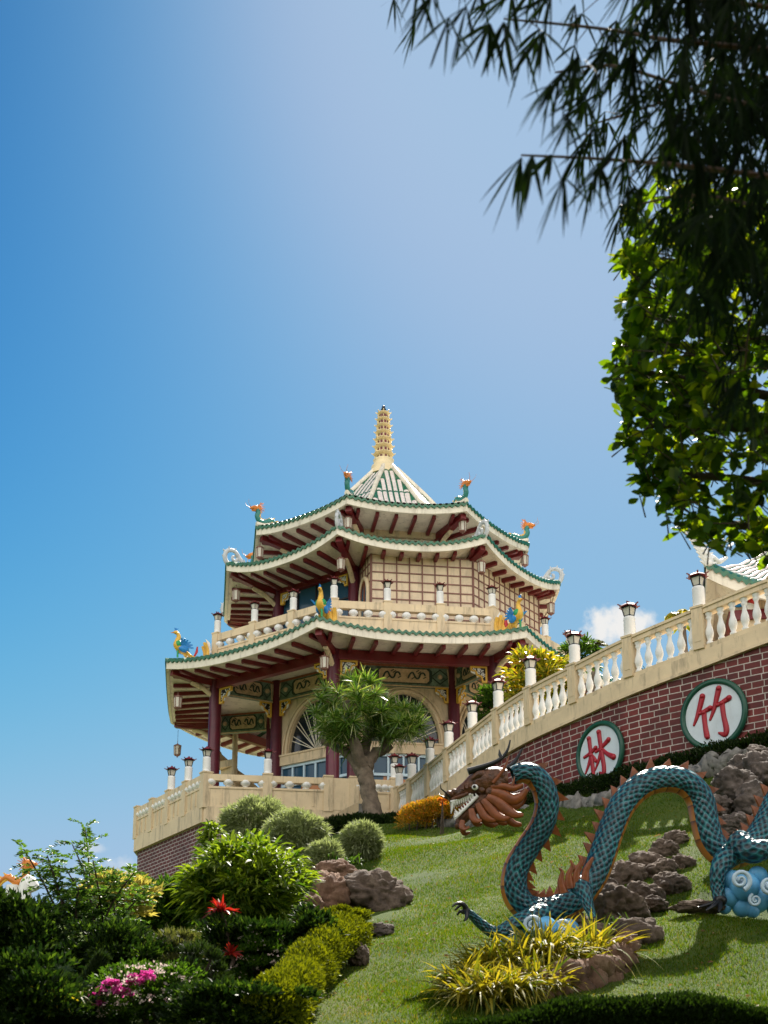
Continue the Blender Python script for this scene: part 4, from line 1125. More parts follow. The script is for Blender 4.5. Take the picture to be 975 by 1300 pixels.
for i, (k, lab) in enumerate(((-1, 'teal and orange dragon statuette on the far left corner of the top roof'), (0, 'orange headed dragon statuette on the front left corner of the top roof'), (1, 'teal and orange dragon statuette on the front right corner of the top roof'),
                              (2, 'teal dragon statuette with raised head on the far right corner of the top roof'), (-2, 'dragon statuette behind the white scroll at the back left of the top roof'))):
    a, p, q = place_local(k, 5.62, 22.11)
    o = DS if i == 0 else copy_tree(DS); o.location = p; o.rotation_euler = (0, 0, a); o['label'] = lab; o.scale = (.97,) * 3

def phoenix():
    t = thing('phoenix_statue', 'x', 'statue', (0, 0, 0), 'phoenix statues on the lowest roof corners')
    b = MB(); P = [(-.35, .16), (-.2, .30), (-.05, .42), (.08, .52), (.06, .68), (.02, .80), (.06, .92), (.14, .97)]
    sm_ = smooth_path(P, 4); n = len(sm_)
    rad = [.05 + .14 * math.sin(PI * min(1, i / (n * .55))) if i < n * .5 else .05 + .10 * (1 - i / n) for i in range(n)]
    b.tube([(x, 0, z) for x, z in sm_], rad, 9); b.ball((.14, 0, .97), .075, (1.2, .9, 1), 7); build('body', b, 'statue_yellow', t)
    g = MB(); g.ball((.02, 0, .50), .19, (.9, 1.05, .95), 8); g.tube([(.0, 0, .42), (.06, .05, .2), (.06, .05, 0)], [.05, .04, .04], 6); build('breast', g, 'statue_green', t)
    w = MB()
    for s in (-1, 1):
        for i in range(6):
            an = .2 + i * .33
            w.bar((-.08, s * .14, .44), (-.08 - .42 * math.cos(an), s * (.20 + .03 * i), .34 + .34 * math.sin(an)), .13, .05, w1=.05, h1=.02, up=(0, 1, 0))
        w.ball((-.14, s * .13, .36), .16, (1.3, .5, 1.0), 7)
    build('wing', w, 'statue_blue', t)
    c = MB(); c.ball((.16, 0, 1.03), .045, n=5)
    for i in range(4): c.bar((.12, 0, 1.02), (.05 + .05 * i, 0, 1.14), .03, .02, w1=.02, h1=.02)
    build('crest', c, 'statue_blue', t)
    k = MB(); k.bar((.20, 0, .96), (.34, 0, .92), .06, .05, w1=.01, h1=.01); build('beak', k, 'statue_orange', t)
    tl_ = MB()
    for y, zz in ((-.12, 0), (.12, .04), (0, .1)):
        Q = smooth_path([(-.25, .22 + zz), (-.45, .08 + zz * .5), (-.72, .02), (-1.0, .12), (-1.08, .40), (-.98, .68 + zz)], 4)
        tl_.tube([(x, y * (1 + .4 * i / len(Q)), z) for i, (x, z) in enumerate(Q)], [.06 + .05 * math.sin(PI * i / len(Q)) for i in range(len(Q))], 7, 0, True, .5)
    to = build('tail', tl_, 'statue_yellow', t)
    r = MB(); r.tube([(-.62, 0, .18), (-.70, 0, .35), (-.72, 0, .56)], [.07, .09, .05], 7, 0, True, .5); build('tail_eye', r, 'statue_red', to)
    r = MB(); r.tube([(-1.05, 0, .15), (-1.22, 0, .45), (-1.16, 0, .78), (-1.05, 0, .92)], [.05, .07, .06, .01], 6); build('tail_tip', r, 'white', to)
    return t
PX = phoenix()
for i, (k, lab) in enumerate(((-1, 'blue and yellow phoenix statue on the far left corner of the lowest roof'), (0, 'phoenix statue seen head on above the front left corner of the lowest roof'), (1, 'phoenix statue on the front right corner of the lowest roof, before the gridded wall'))):
    a, p, q = place_local(k, 9.15, 15.85)
    o = PX if i == 0 else copy_tree(PX); o.location = p; o.rotation_euler = (0, 0, a); o['label'] = lab; o.scale = (1.03,) * 3

# ---------------------------------------------------------------- small temple on the right
TR = math.radians(-10); _c0 = at(896, 716, 33.5)
TC = Vector((_c0.x + 4.6 * math.cos(TR) - 4.6 * math.sin(TR), _c0.y + 4.6 * math.sin(TR) + 4.6 * math.cos(TR), 8.75))
tm = thing('small_temple', 'small temple on the right with pale tiled upturned roof and white fin ornament', 'temple', TC)
def tp(x, y, z): return Vector((TC.x + x * math.cos(TR) - y * math.sin(TR), TC.y + x * math.sin(TR) + y * math.cos(TR), z))
HS, ZC, ZM = 4.6, _c0.z, _c0.z - 1.15
def edge(k, u, s=1.0, dz=0.0):
    c = [(-1, -1), (1, -1), (1, 1), (-1, 1)]; a, b = c[k % 4], c[(k + 1) % 4]
    z = ZM + (ZC - ZM) * abs(2 * u - 1) ** 2.6
    return tp((a[0] + (b[0] - a[0]) * u) * HS * s, (a[1] + (b[1] - a[1]) * u) * HS * s, z + dz)
rf, ed, fa, so = MB(), MB(), MB(), MB()
for k in range(4):
    cnt = 46; m_ = cnt * 6; prev = None
    for i in range(m_ + 1):
        u = i / m_; roll = .035 * abs(math.sin(PI * u * cnt)); col = []
        for j in range(15):
            s = 1 - j / 15 * .85; zz = (1 - s) ** 1.15 * 5.4
            p = edge(k, u, s); p.z = ZM + zz + (edge(k, u).z - ZM) * s ** 3 + roll + .03 * (j % 2); col.append(p)
        o = edge(k, u, 1.01); w = .045 * math.cos(2 * PI * u * cnt); e = (Vector((o.x, o.y, o.z + .06 + w)), Vector((o.x, o.y, o.z - .10 + w)), edge(k, u, .95, .12))
        if prev:
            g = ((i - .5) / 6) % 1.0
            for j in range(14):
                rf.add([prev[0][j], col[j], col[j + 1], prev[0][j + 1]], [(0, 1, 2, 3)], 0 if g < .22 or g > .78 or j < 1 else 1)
            ed.add([prev[1][1], e[1], e[0], prev[1][0]], [(0, 1, 2, 3)], 0, True); ed.add([prev[1][0], e[0], e[2], prev[1][2]], [(0, 1, 2, 3)], 0, True)
        prev = (col, e)
    for i in range(24):
        u0, u1 = i / 24, (i + 1) / 24
        fa.add([edge(k, u0, 1, -.42), edge(k, u1, 1, -.42), edge(k, u1, 1, -.03), edge(k, u0, 1, -.03)], [(0, 1, 2, 3)])
        so.add([edge(k, u0, 1, -.42), edge(k, u1, 1, -.42), edge(k, u1, .94, -.42), edge(k, u0, .94, -.42)], [(3, 2, 1, 0)])
        i0, i1 = edge(k, u0, .84), edge(k, u1, .84); i0.z = i1.z = ZM + .35
        so.add([edge(k, u0, .94, -.34), edge(k, u1, .94, -.34), i1, i0], [(3, 2, 1, 0)])
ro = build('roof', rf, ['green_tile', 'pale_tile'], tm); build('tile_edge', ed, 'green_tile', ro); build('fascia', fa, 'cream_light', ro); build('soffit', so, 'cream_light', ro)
mb = MB(); c0 = edge(0, 0.0)
Q = smooth_path([(.10, -.05), (.02, .22), (-.10, .48), (-.22, .72), (-.36, .92), (-.46, 1.08)], 4)
mb.tube([c0 + Vector((x, 0, z)) for x, z in Q], [.15, .16, .17, .16, .17, .16, .15, .16, .15, .14, .14, .13, .12, .12, .11, .10, .09, .08, .06, .04, .02][:len(Q)], 8, 0, True, .7, up=(0, 1, 0))
for i in range(1, len(Q) - 1, 2):
    x, z = Q[i]; mb.bar(c0 + Vector((x - .10, 0, z)), c0 + Vector((x - .25, 0, z + .10)), .07, .10, w1=.02, h1=.02, up=(0, 1, 0)); mb.bar(c0 + Vector((x + .10, 0, z)), c0 + Vector((x + .24, 0, z + .06)), .07, .12, w1=.02, h1=.02, up=(0, 1, 0)); mb.ball(c0 + Vector((x, -.06, z)), .10, (1, .8, 1), 6)
Q = smooth_path([(.0, .05), (.5, .05), (1.0, -.05), (1.6, .1)], 5); mb.tube([edge(0, 0, 1 - x * .09) + Vector((0, 0, z + .14 + x * .12)) for x, z in Q], [.13 - .09 * i / len(Q) for i in range(len(Q))], 7)
build('fin_ornament', mb, 'white', ro)
wl = MB(); W = 3.85
for (x0, y0, x1, y1) in ((-W, -W, W, -W), (W, -W, W, W), (W, W, -W, W), (-W, W, -W, -W)):
    wl.add([tp(x0, y0, 8.75), tp(x1, y1, 8.75), tp(x1, y1, ZM + .4), tp(x0, y0, ZM + .4)], [(0, 1, 2, 3)])
build('wall', wl, 'cream', tm)
bm2 = MB()
for (x0, y0, x1, y1) in ((-1, -1, 1, -1), (-1, 1, -1, -1)):
    bm2.bar(tp(x0 * 3.9, y0 * 3.9, ZM - .2), tp(x1 * 3.9, y1 * 3.9, ZM - .2), .14, .28)
build('beam', bm2, 'maroon', tm)
for i, (x, y) in enumerate(((-3.05, -4.1), (-1.2, -4.1), (1.2, -4.1), (4.1, -4.1), (-4.1, 0), (-4.1, 3.6))):
    c = MB(); q = tp(x, y, 8.75); c.lathe([(.26, 0), (.22, .2), (.22, 3.7)], 14, q); build('column', c, 'maroon', tm)
for i, (x, w, mt) in enumerate(((-3.5, .36, 'gold'), (-2.5, .5, 'frieze_red'), (-1.8, .6, 'gold'), (.4, .5, 'frieze_red'))):
    c = MB(); c.box(tp(x, -3.90, 10.4), (w, .06, 2.8), TR); build('wall_panel', c, mt, tm)
# painted relief in the shade of the corner
rl = MB(); 
for x, z, r, mi in ((-3.70, .22, .20, 0), (-3.45, .36, .13, 1), (-3.28, .20, .16, 2), (-3.05, .34, .14, 3), (-3.35, .02, .14, 3), (-2.8, .18, .17, 1), (-2.5, .25, .2, 2)):
    rl.ball(tp(x, -3.92, ZM + .02 + z), r, (1, .6, 1), 7, mi)
build('relief', rl, ['statue_blue', 'statue_yellow', 'statue_red', 'white'], tm)

# ---------------------------------------------------------------- far left: pillar and dragon on a post
pl = thing('stone_pillar', 'short white stone pillar beyond the shrubs left of the brick deck', 'pillar', (0, 0, 0)); q = at(165, 1108, 50); pl.location = (q.x, q.y, 0); ORIG[pl.name] = Vector((q.x, q.y, 0))
mb = MB(); mb.lathe([(.27, 4.0), (.27, q.z - .1), (.30, q.z), (.25, q.z + .05), (.02, q.z + .1)], 8, (q.x, q.y, 0)); build('shaft', mb, 'white', pl)
q = at(32, 1122, 38)
pl = thing('dragon_post', 'white rounded post rising from the shrubs beside the golden dragon', 'post', (q.x, q.y, 0))
mb = MB(); P = smooth_path([(q.x + .1, 38, 2.5), (q.x + .1, 38, q.z - 1), (q.x, 38, q.z - .3), (q.x + .1, 38, q.z + .1), (q.x + .28, 38, q.z - .2)], 4); mb.tube([Vector(p) for p in P], .2, 10); build('shaft', mb, 'white', pl)
o = copy_tree(DS); q = at(17, 1124, 38.2); o.location = q; o.rotation_euler = (0, 0, math.radians(-15)); o.scale = (1.0,) * 3; o['label'] = 'golden maned dragon statue peeping over the shrubs at the far left'; o['group'] = 'dragon statuettes'
for ch in o.children:
    if ch.name.startswith('body'):
        ch.data = ch.data.copy(); ch.data.materials[0] = M['statue_orange']
mb = MB(); mb.lathe([(.22, -6), (.22, 0)], 10); ORIG[o.name] = Vector((0, 0, 0)); build('plinth', mb, 'white', o)

# ---------------------------------------------------------------- the great dragon
DY = 17.0
PATH = [(651, 985, 13, 16.55), (664, 981, 14.5, 16.55), (678, 985, 16, 16.6), (690, 1001, 17, 16.65), (694, 1024, 17, 16.7), (687, 1050, 17, 16.75), (670, 1076, 17, 16.8), (655, 1103, 17.5, 16.85), (653, 1130, 18.5, 16.9), (665, 1150, 19, 16.95), (688, 1157, 19, 17.0), (712, 1152, 19, 17.05),
        (735, 1138, 19, 17.1), (753, 1114, 19, 17.15), (765, 1085, 19, 17.2), (776, 1053, 18.5, 17.25), (791, 1021, 18.5, 17.3), (814, 998, 18.5, 17.35), (843, 989, 18.5, 17.4), (870, 994, 19, 17.45), (888, 1014, 19.5, 17.5), (895, 1045, 19.5, 17.5), (903, 1070, 19.5, 17.5), (920, 1085, 19.5, 17.5),
        (942, 1082, 19, 17.5), (960, 1066, 18.5, 17.55), (975, 1040, 18, 17.6), (990, 1010, 18, 17.65), (1012, 985, 17.5, 17.7), (1040, 977, 17, 17.7), (1064, 990, 16, 17.7), (1078, 1018, 14, 17.7), (1092, 1048, 12, 17.7), (1115, 1066, 9, 17.7), (1140, 1060, 6, 17.7), (1158, 1040, 2.5, 17.7)]
dg = thing('dragon_statue', 'huge blue scaled Chinese dragon statue winding across the lawn', 'statue', at(690, 1190, DY))
raw_ = smooth_path(PATH, 7)
CEN = [at(p[0], p[1], p[3]) for p in raw_]; RAD = [p[2] * p[3] / F * .94 for p in raw_]
dl = [0.0]
for i in range(1, len(CEN)): dl.append(dl[-1] + (CEN[i] - CEN[i - 1]).length)
NB = 28; VD = Vector((0, 1, 0)); body = MB(); V = []; Fc = []; UV = []; mi = []
BN = []
for i, c in enumerate(CEN):
    d = (CEN[min(i + 1, len(CEN) - 1)] - CEN[max(i - 1, 0)]).normalized()
    side = VD - d * VD.dot(d); side.normalize(); back = side.cross(d).normalized()   # back: towards the spines
    if back.dot(Vector((0, 0, 1))) < -9: back = -back
    BN.append((d, side, back))
sgn = 1.0
# choose the sign so that the top of the arch carries the spines
ia = min(range(len(raw_)), key=lambda i: abs(raw_[i][0] - 843) + abs(raw_[i][1] - 989))
if BN[ia][2].z < 0: sgn = -1.0
BN = [(d, s, b * sgn) for d, s, b in BN]
cols = 14
for i, c in enumerate(CEN):
    d, s, b = BN[i]
    for k in range(NB):
        t = 2 * PI * k / NB; V.append(c + b * (math.cos(t) * RAD[i]) + s * (math.sin(t) * RAD[i]))
tw = 0.34   # belly band turned a little away from the viewer
for i in range(len(CEN) - 1):
    for k in range(NB):
        k2 = (k + 1) % NB; t = (k + .5) / NB * 360
        belly = abs(((t - 180 + math.degrees(0)) + 180) % 360 - 180) < 44
        body.add([V[i * NB + k], V[i * NB + k2], V[(i + 1) * NB + k2], V[(i + 1) * NB + k]], [(0, 1, 2, 3)], 1 if belly else 0, True,
                 [[(k / NB * cols, dl[i] * 8.0), ((k + 1) / NB * cols, dl[i] * 8.0), ((k + 1) / NB * cols, dl[i + 1] * 8.0), (k / NB * cols, dl[i + 1] * 8.0)]])
def bellymat():
    m, nt, b, out = nodes_of('dragon_belly')
    uv = N(nt, 'ShaderNodeTexCoord'); w = N(nt, 'ShaderNodeTexWave', wave_type='BANDS', bands_direction='Y', wave_profile='SAW'); w.inputs['Scale'].default_value = .16; w.inputs['Distortion'].default_value = .6
    nt.links.new(uv.outputs['UV'], w.inputs['Vector']); r = ramp(nt, [(0, (.10, .03, .012)), (.2, (.36, .12, .02)), (1, (.50, .20, .035))]); nt.links.new(w.outputs['Fac'], r.inputs['Fac'])
    nt.links.new(r.outputs['Color'], b.inputs['Base Color']); b.inputs['Roughness'].default_value = .4
    bp = N(nt, 'ShaderNodeBump', i_Strength=.7, i_Distance=.03); nt.links.new(w.outputs['Fac'], bp.inputs['Height']); nt.links.new(bp.outputs['Normal'], b.inputs['Normal']); return m
M['belly'] = bellymat()
# weld the tube so that it shades as one surface
bo = build('body', body, ['scales', 'belly'], dg)
import bmesh
bmm = bmesh.new(); bmm.from_mesh(bo.data); bmesh.ops.remove_doubles(bmm, verts=bmm.verts, dist=1e-5); bmm.normal_update(); bmesh.ops.recalc_face_normals(bmm, faces=bmm.faces); bmm.to_mesh(bo.data); bmm.free()
# spines
nxt = .30
for i in range(6, len(CEN) - 12):
    if dl[i] < nxt: continue
    nxt = dl[i] + .162
    d, s, b = BN[i]; c = CEN[i] + b * (RAD[i] * .93); h = .145 * random.uniform(.8, 1.2); w = .070
    m = MB(); base = [c - d * w * 1.1 - s * .036, c + d * w - s * .036, c + d * w + s * .036, c - d * w * 1.1 + s * .036]
    mid = [c + b * h * .55 + d * (w * .5) - s * .026 - d * w * .5, c + b * h * .5 + d * (w * .95) - s * .026, c + b * h * .5 + d * (w * .95) + s * .026, c + b * h * .55 + s * .026]
    tip = c + b * h + d * w * .9
    m.add(base + mid + [tip], [(0, 1, 5, 4), (1, 2, 6, 5), (2, 3, 7, 6), (3, 0, 4, 7), (4, 5, 8), (5, 6, 8), (6, 7, 8), (7, 4, 8)], 0)
    build('spine', m, 'orange_fin', dg)
# head, laid out in metres round the skull; hp turns head photo coordinates into space
def hp(zx, zy, dy=0.0):
    """zx, zy in a 4.432x enlargement whose corner is (560, 930)"""
    return at(560 + zx / 4.432, 930 + zy / 4.432, 16.5) + Vector((0, dy, 0))
PXM = 16.5 / F / 4.432
hd = MB()
sk = smooth_path([(372, 262, 62), (310, 268, 82), (250, 280, 84), (200, 292, 72), (150, 318, 50), (105, 345, 40), (70, 366, 38), (44, 380, 30)], 4)
hd.tube([hp(x, y) for x, y, r in sk], [r * PXM for x, y, r in sk], 14, 0, True, .85, up=(0, 1, 0))
lj = smooth_path([(300, 330, 60), (250, 372, 58), (200, 410, 44), (155, 450, 36), (118, 488, 32), (96, 520, 24), (92, 545, 10)], 4)
hd.tube([hp(x, y) for x, y, r in lj], [r * PXM for x, y, r in lj], 12, 0, True, .8, up=(0, 1, 0))
for dy in (-.10, .10):   # brows, nostrils, cheek bosses
    hd.tube([hp(238, 238, dy), hp(205, 250, dy * 1.2), (hp(165, 275, dy))], [.05, .06, .03], 8)
    hd.ball(hp(46, 352, dy * .6), .055, (1.2, .8, .9), 8); hd.ball(hp(72, 340, dy * .6), .045, (1.1, .8, 1), 7)
    hd.tube([hp(60, 385, dy * .7), hp(100, 372, dy * .9), hp(150, 352, dy)], [.03, .035, .03], 7)
    for x, y, r in ((245, 300, .07), (275, 345, .075), (310, 300, .08), (225, 335, .05), (330, 250, .07), (290, 395, .06)): hd.ball(hp(x, y, dy * 1.1), r, (1, .7, 1), 7)
    for i in range(9): hd.bar(hp(120 + i * 24, 330 - i * 7, dy * .9), hp(128 + i * 24, 300 - i * 8, dy), .05, .04, w1=.015, h1=.012)
ho = build('head', hd, 'head_brown', dg)
ey = MB()
for dy in (-.15, .15): ey.ball(hp(186, 322, dy), .040, (1.1, .7, 1), 8, 0); ey.ball(hp(182, 322, dy * 1.20), .022, (1, .7, 1), 6, 1)
build('eye', ey, ['white', 'black'], ho)
th = MB()
for s in (-1, 1):
    for i in range(10):
        f = i / 9; x, y = 60 + f * 110, 398 - f * 44; th.bar(hp(x, y, s * .085), hp(x + 4, y + 26, s * .08), .03, .03, w1=.008, h1=.008)
        x, y = 84 + f * 118, 480 - f * 112; th.bar(hp(x, y, s * .075), hp(x - 12, y - 20, s * .07), .034, .034, w1=.010, h1=.010)
    th.tube([hp(80, 486, s * .075), hp(140, 428, s * .08), hp(204, 364, s * .085)], .022, 6); th.tube([hp(52, 398, s * .085), hp(110, 378, s * .09), hp(165, 356, s * .09)], .018, 6)
    th.bar(hp(66, 398, s * .08), hp(58, 450, s * .07), .04, .04, w1=.008, h1=.008); th.bar(hp(96, 476, s * .07), hp(76, 436, s * .06), .04, .04, w1=.008, h1=.008)
build('teeth', th, 'white', ho)
tg = MB(); tg.tube([hp(230, 350), hp(170, 385), hp(120, 420), hp(98, 420)], [.05, .05, .035, .01], 8, 0, True, .5); build('tongue', tg, 'statue_red', ho)
for nm, pts in (('horn', [(148, 232), (200, 216), (260, 196), (315, 172), (352, 140), (374, 98), (384, 55)]), ('horn', [(330, 205), (372, 188), (412, 158), (440, 118), (466, 70)])):
    m = MB(); dy = -.12 if pts[0][0] < 200 else .16; q = smooth_path(pts, 4)
    m.tube([hp(x, y, dy) for x, y in q], [.046 * (1 - i / len(q)) + .006 for i in range(len(q))], 8)
    if pts[0][0] < 200: m.tube([hp(338, 158, dy), hp(326, 138, dy), hp(322, 108, dy)], [.03, .024, .005], 7)
    build(nm, m, 'black', ho)
er = MB()
for dy in (-.13, .15):
    q = smooth_path([(285, 300, .06), (330, 245, .05), (362, 190, .035), (380, 132, .006)], 4); er.tube([hp(x, y, dy) for x, y, r in q], [r for x, y, r in q], 7, 0, True, .5)
    q = smooth_path([(360, 390, .02), (382, 340, .035), (402, 290, .03), (408, 258, .004)], 4); er.tube([hp(x, y, dy) for x, y, r in q], [r for x, y, r in q], 7, 0, True, .5)
build('ear', er, 'orange_fin', ho)
manes = [[(270, 345), (330, 362), (395, 396), (440, 380), (472, 338)], [(255, 372), (310, 405), (365, 455), (405, 482), (450, 486)], [(230, 392), (270, 440), (305, 482), (345, 500), (382, 492)],
         [(200, 410), (225, 462), (250, 494), (285, 506), (312, 496)], [(275, 318), (345, 318), (400, 332), (452, 312)], [(165, 440), (175, 490), (195, 512), (222, 510)], [(118, 505), (112, 540), (128, 556), (154, 545)]]
mane_w = [1.5, 1.45, 1.3, 1.1, .9, 1.0, .8]
for li_, p in enumerate(manes):
    for s in (-1, 1):
        m = MB(); q = smooth_path([(x + (14 if s > 0 else 0), y + (12 * math.sin(li_ * 2.1) if s > 0 else 0)) for x, y in p], 4); n_ = len(q)
        m.tube([hp(x, y, s * (.13 + (.10 + .05 * math.sin(p[1][0])) * i / n_)) for i, (x, y) in enumerate(q)], [.036 * (.55 + .75 * math.sin(PI * min(1, .12 + i / n_)) if i < n_ * .9 else .35) * mane_w[li_] * (1 if s < 0 else .8) + .007 for i in range(n_)], 8, 0, True, .45, up=(0, 1, 0)); build('mane_lock', m, 'orange_fin', ho)
wk = MB()
for s in (-1, 1): wk.tube([hp(50, 372, s * .07), hp(20, 350, s * .15), hp(-5, 335, s * .2), hp(-10, 310, s * .24)], [.014, .012, .009, .004], 5)
build('whisker', wk, 'black', ho)
# legs: thigh, shank, clawed foot as one continuous limb
def leg(pts, claws, mat='scales', nm='leg'):
    q = smooth_path(pts, 5); m = MB()
    m.tube([at(p[0], p[1], p[3]) for p in q], [p[2] * p[3] / F for p in q], 12, 0, True, 1.0, uvscale=(9, 9.0)); lo = build(nm, m, mat, dg)
    c = MB(); e = q[-1]; b = at(e[0], e[1], e[3]); c.ball(b, e[2] * e[3] / F * 1.15, (1, 1, .9), 8)
    for pt in claws:
        qq = smooth_path([(e[0], e[1], e[3])] + pt, 3); c.tube([at(*p) for p in qq], [.038 * (1 - i / len(qq)) + .006 for i in range(len(qq))], 7)
    build('claw', c, 'black', lo)
leg([(690, 1160, 15, 16.75), (662, 1168, 11, 16.55), (632, 1184, 8.5, 16.4), (612, 1174, 7, 16.3), (599, 1162, 5.5, 16.2), (592, 1156, 4.5, 16.15)],
    [[(588, 1148, 16.1), (580, 1147, 16.05), (574, 1151, 16.0)], [(590, 1150, 16.25), (585, 1149, 16.3), (577, 1156, 16.3)], [(593, 1160, 16.1), (592, 1166, 16.05), (589, 1169, 16.0)], [(589, 1158, 16.2), (584, 1157, 16.2), (580, 1162, 16.2)]])
leg([(733, 1122, 13, 16.75), (742, 1132, 11, 16.6), (746, 1148, 7.5, 16.5), (751, 1160, 5.5, 16.45), (754, 1168, 5, 16.4)],
    [[(752, 1173, 16.3), (747, 1178, 16.25)], [(755, 1174, 16.3), (753, 1180, 16.2)], [(758, 1173, 16.3), (761, 1178, 16.25)]])
leg([(940, 1078, 17, 17.25), (922, 1090, 15, 17.05), (912, 1105, 11, 16.95), (911, 1125, 9, 16.95), (914, 1143, 8, 16.9)],
    [[(900, 1148, 16.8), (886, 1152, 16.7)], [(906, 1150, 16.7), (896, 1156, 16.6)], [(914, 1152, 16.7), (912, 1158, 16.6)]])
leg([(935, 1070, 19, 17.1), (955, 1081, 16, 16.9), (978, 1078, 12, 16.85), (1000, 1090, 9, 16.8), (1012, 1110, 8, 16.8)],
    [[(1020, 1118, 16.7), (1030, 1124, 16.7)], [(1012, 1120, 16.7), (1016, 1128, 16.7)], [(1005, 1118, 16.7), (1004, 1126, 16.7)]])
for pts in ([(724, 1128), (722, 1112), (727, 1100), (724, 1092)], [(733, 1126), (732, 1108), (738, 1094), (735, 1086)], [(742, 1124), (744, 1106), (750, 1094), (753, 1088)], [(716, 1134), (712, 1120), (714, 1108), (710, 1102)]):
    m = MB(); q = smooth_path(pts, 4); m.tube([at(x, y, 16.62) for x, y in q], [.06 * (1 - i / len(q)) + .006 for i in range(len(q))], 7, 0, True, .5, up=(0, 1, 0)); build('shoulder_fin', m, 'orange_fin', dg)

# cloud pedestals
def pedestal(lumps, swirls, label, Y):
    q0 = at(lumps[0][0], lumps[0][1], Y); t = thing('cloud_pedestal', label, 'pedestal', q0, 'painted cloud pedestals')
    b = MB(); w = MB()
    for px, py, r in lumps:
        c = at(px, py, Y + random.uniform(-.06, .06)); b.ball(c, r * Y / F, (1, .75, 1), 12)
    bo = build('cloud', b, 'cloud_blue', t)
    for px, py, r, a0, dirn in swirls:
        w = MB()
        P = []; K = 26
        for i in range(K + 1):
            f = i / K; rr = r * (1 - .85 * f); an = a0 + dirn * f * 3.4 * PI; P.append(at(px + rr * math.cos(an), py - rr * math.sin(an), Y) + Vector((0, -.26 * (r / 22) - .16, 0)))
        w.tube(P, [(.020 + .026 * (1 - i / K)) * r / 16 for i in range(K + 1)], 8, 0, True, 1.0)
        w.ball(at(px, py, Y) + Vector((0, -.15 * (r / 22) - .12, 0)), r * Y / F * .5, (1, .5, 1), 10)
        build('swirl', w, 'cloud_white', t)
    return t
pedestal([(945, 1125, 20), (925, 1140, 15), (960, 1142, 18), (942, 1152, 13), (975, 1128, 18), (990, 1140, 17), (1005, 1128, 16), (920, 1152, 9), (930, 1118, 14), (955, 1156, 10), (985, 1154, 12), (1010, 1146, 13), (962, 1112, 13)],
         [(932, 1122, 13, -1.2, 1), (968, 1128, 12, .4, -1), (952, 1146, 8, 2.0, 1), (992, 1138, 9, 1, 1)], 'sky blue and white swirled cloud pedestal under the dragon at the right', 17.0)
pedestal([(672, 1180, 20), (690, 1182, 20), (656, 1190, 15), (708, 1186, 17), (722, 1180, 14), (644, 1198, 10), (740, 1190, 12), (680, 1196, 16), (702, 1198, 14)],
         [(672, 1178, 11, 0.5, 1), (712, 1182, 10, 2.4, -1)], 'blue and white cloud pedestal under the dragon, behind the golden strap plants', 16.7)

# ---------------------------------------------------------------- boulders
import bmesh as _b
def boulder(px, py, rx, ry, Y, mat, label, group, seed, depth=.9, sub=5, rough=.30):
    c = at(px, py, Y); sx, sz = rx * Y / F, ry * Y / F; sy = (sx + sz) / 2 * depth * 1.15
    bm = _b.new(); _b.ops.create_icosphere(bm, subdivisions=sub, radius=1.0)
    off = Vector((seed * 3.17, seed * 1.71, seed * .93))
    for v in bm.verts:
        p = v.co.copy(); d = 1 + rough * noise.fractal(p * 1.1 + off, 1.0, 2.0, 4) + .07 * noise.fractal(p * 4 + off, .8, 2.1, 5)
        e = noise.voronoi(p * 1.5 + off)[0]; d += .14 * min(e[1] - e[0], .3) / .3 - .05; e = noise.voronoi(p * 3.7 + off)[0]; d += .05 * min(e[1] - e[0], .22) / .22
        v.co = Vector((p.x * d * sx, p.y * d * sy, p.z * d * sz))
    me = bpy.data.meshes.new('boulder'); bm.to_mesh(me); bm.free(); me.materials.append(M[mat])
    me.polygons.foreach_set('use_smooth', np.ones(len(me.polygons), bool)); me.update()
    o = bpy.data.objects.new('boulder', me); link(o); o.location = c; ORIG[o.name] = c; tag(o, label, 'rock', group); return o
G1 = 'brown rocks heaped under the dragon'
RK = [(798, 1113, 20, 17, 18.3, 'squat brown rock in the middle of the heap under the dragon arch'), (820, 1096, 16, 14, 19.2, 'rounded brown rock high in the heap under the dragon arch'), (843, 1080, 14, 12, 20.0, 'brown rock second from the top of the heap under the arch'), (860, 1066, 13, 10, 20.8, 'small brown rock topmost in the heap under the arch, by the dragon column'),
      (866, 1098, 13, 11, 19.4, 'brown rock at the right edge of the heap, beside the sunny grass'), (840, 1106, 15, 13, 18.9, 'knobbly brown rock left of the rightmost rock in the heap'), (852, 1124, 18, 15, 18.0, 'wide brown rock at the lower right of the heap'), (815, 1139, 19, 15, 17.6, 'brown rock with flat top low in the heap, left of the wide one'),
      (786, 1152, 26, 22, 17.3, 'large dark brown rock under the rising dragon body'), (769, 1134, 15, 14, 17.7, 'brown rock touching the dragon where its body rises'), (781, 1110, 17, 14, 18.4, 'brown rock peeping out right of the rising dragon body'), (829, 1148, 14, 9, 17.2, 'flat pale brown stone at the foot of the heap'),
      (806, 1190, 27, 20, 16.2, 'big smooth dark boulder right of the golden strap plants'), (765, 1187, 28, 12, 16.1, 'long flat stone under the dragon foot'), (728, 1176, 16, 14, 16.4, 'dark stone behind the golden plants, between pedestal and dragon foot'), (888, 1151, 24, 7, 16.9, 'flat grey stone under the dragon claw by the cloud pedestal')]
for i, (x, y, rx, ry, Y, lab) in enumerate(RK): boulder(x, y + 1, rx * 1.22, ry * 1.22, ground_dist(x, y + ry * .8) + rx * 8 / F, 'rock_brown', lab, G1, i + 1)
G2 = 'grey rocks of the outcrop at the right'
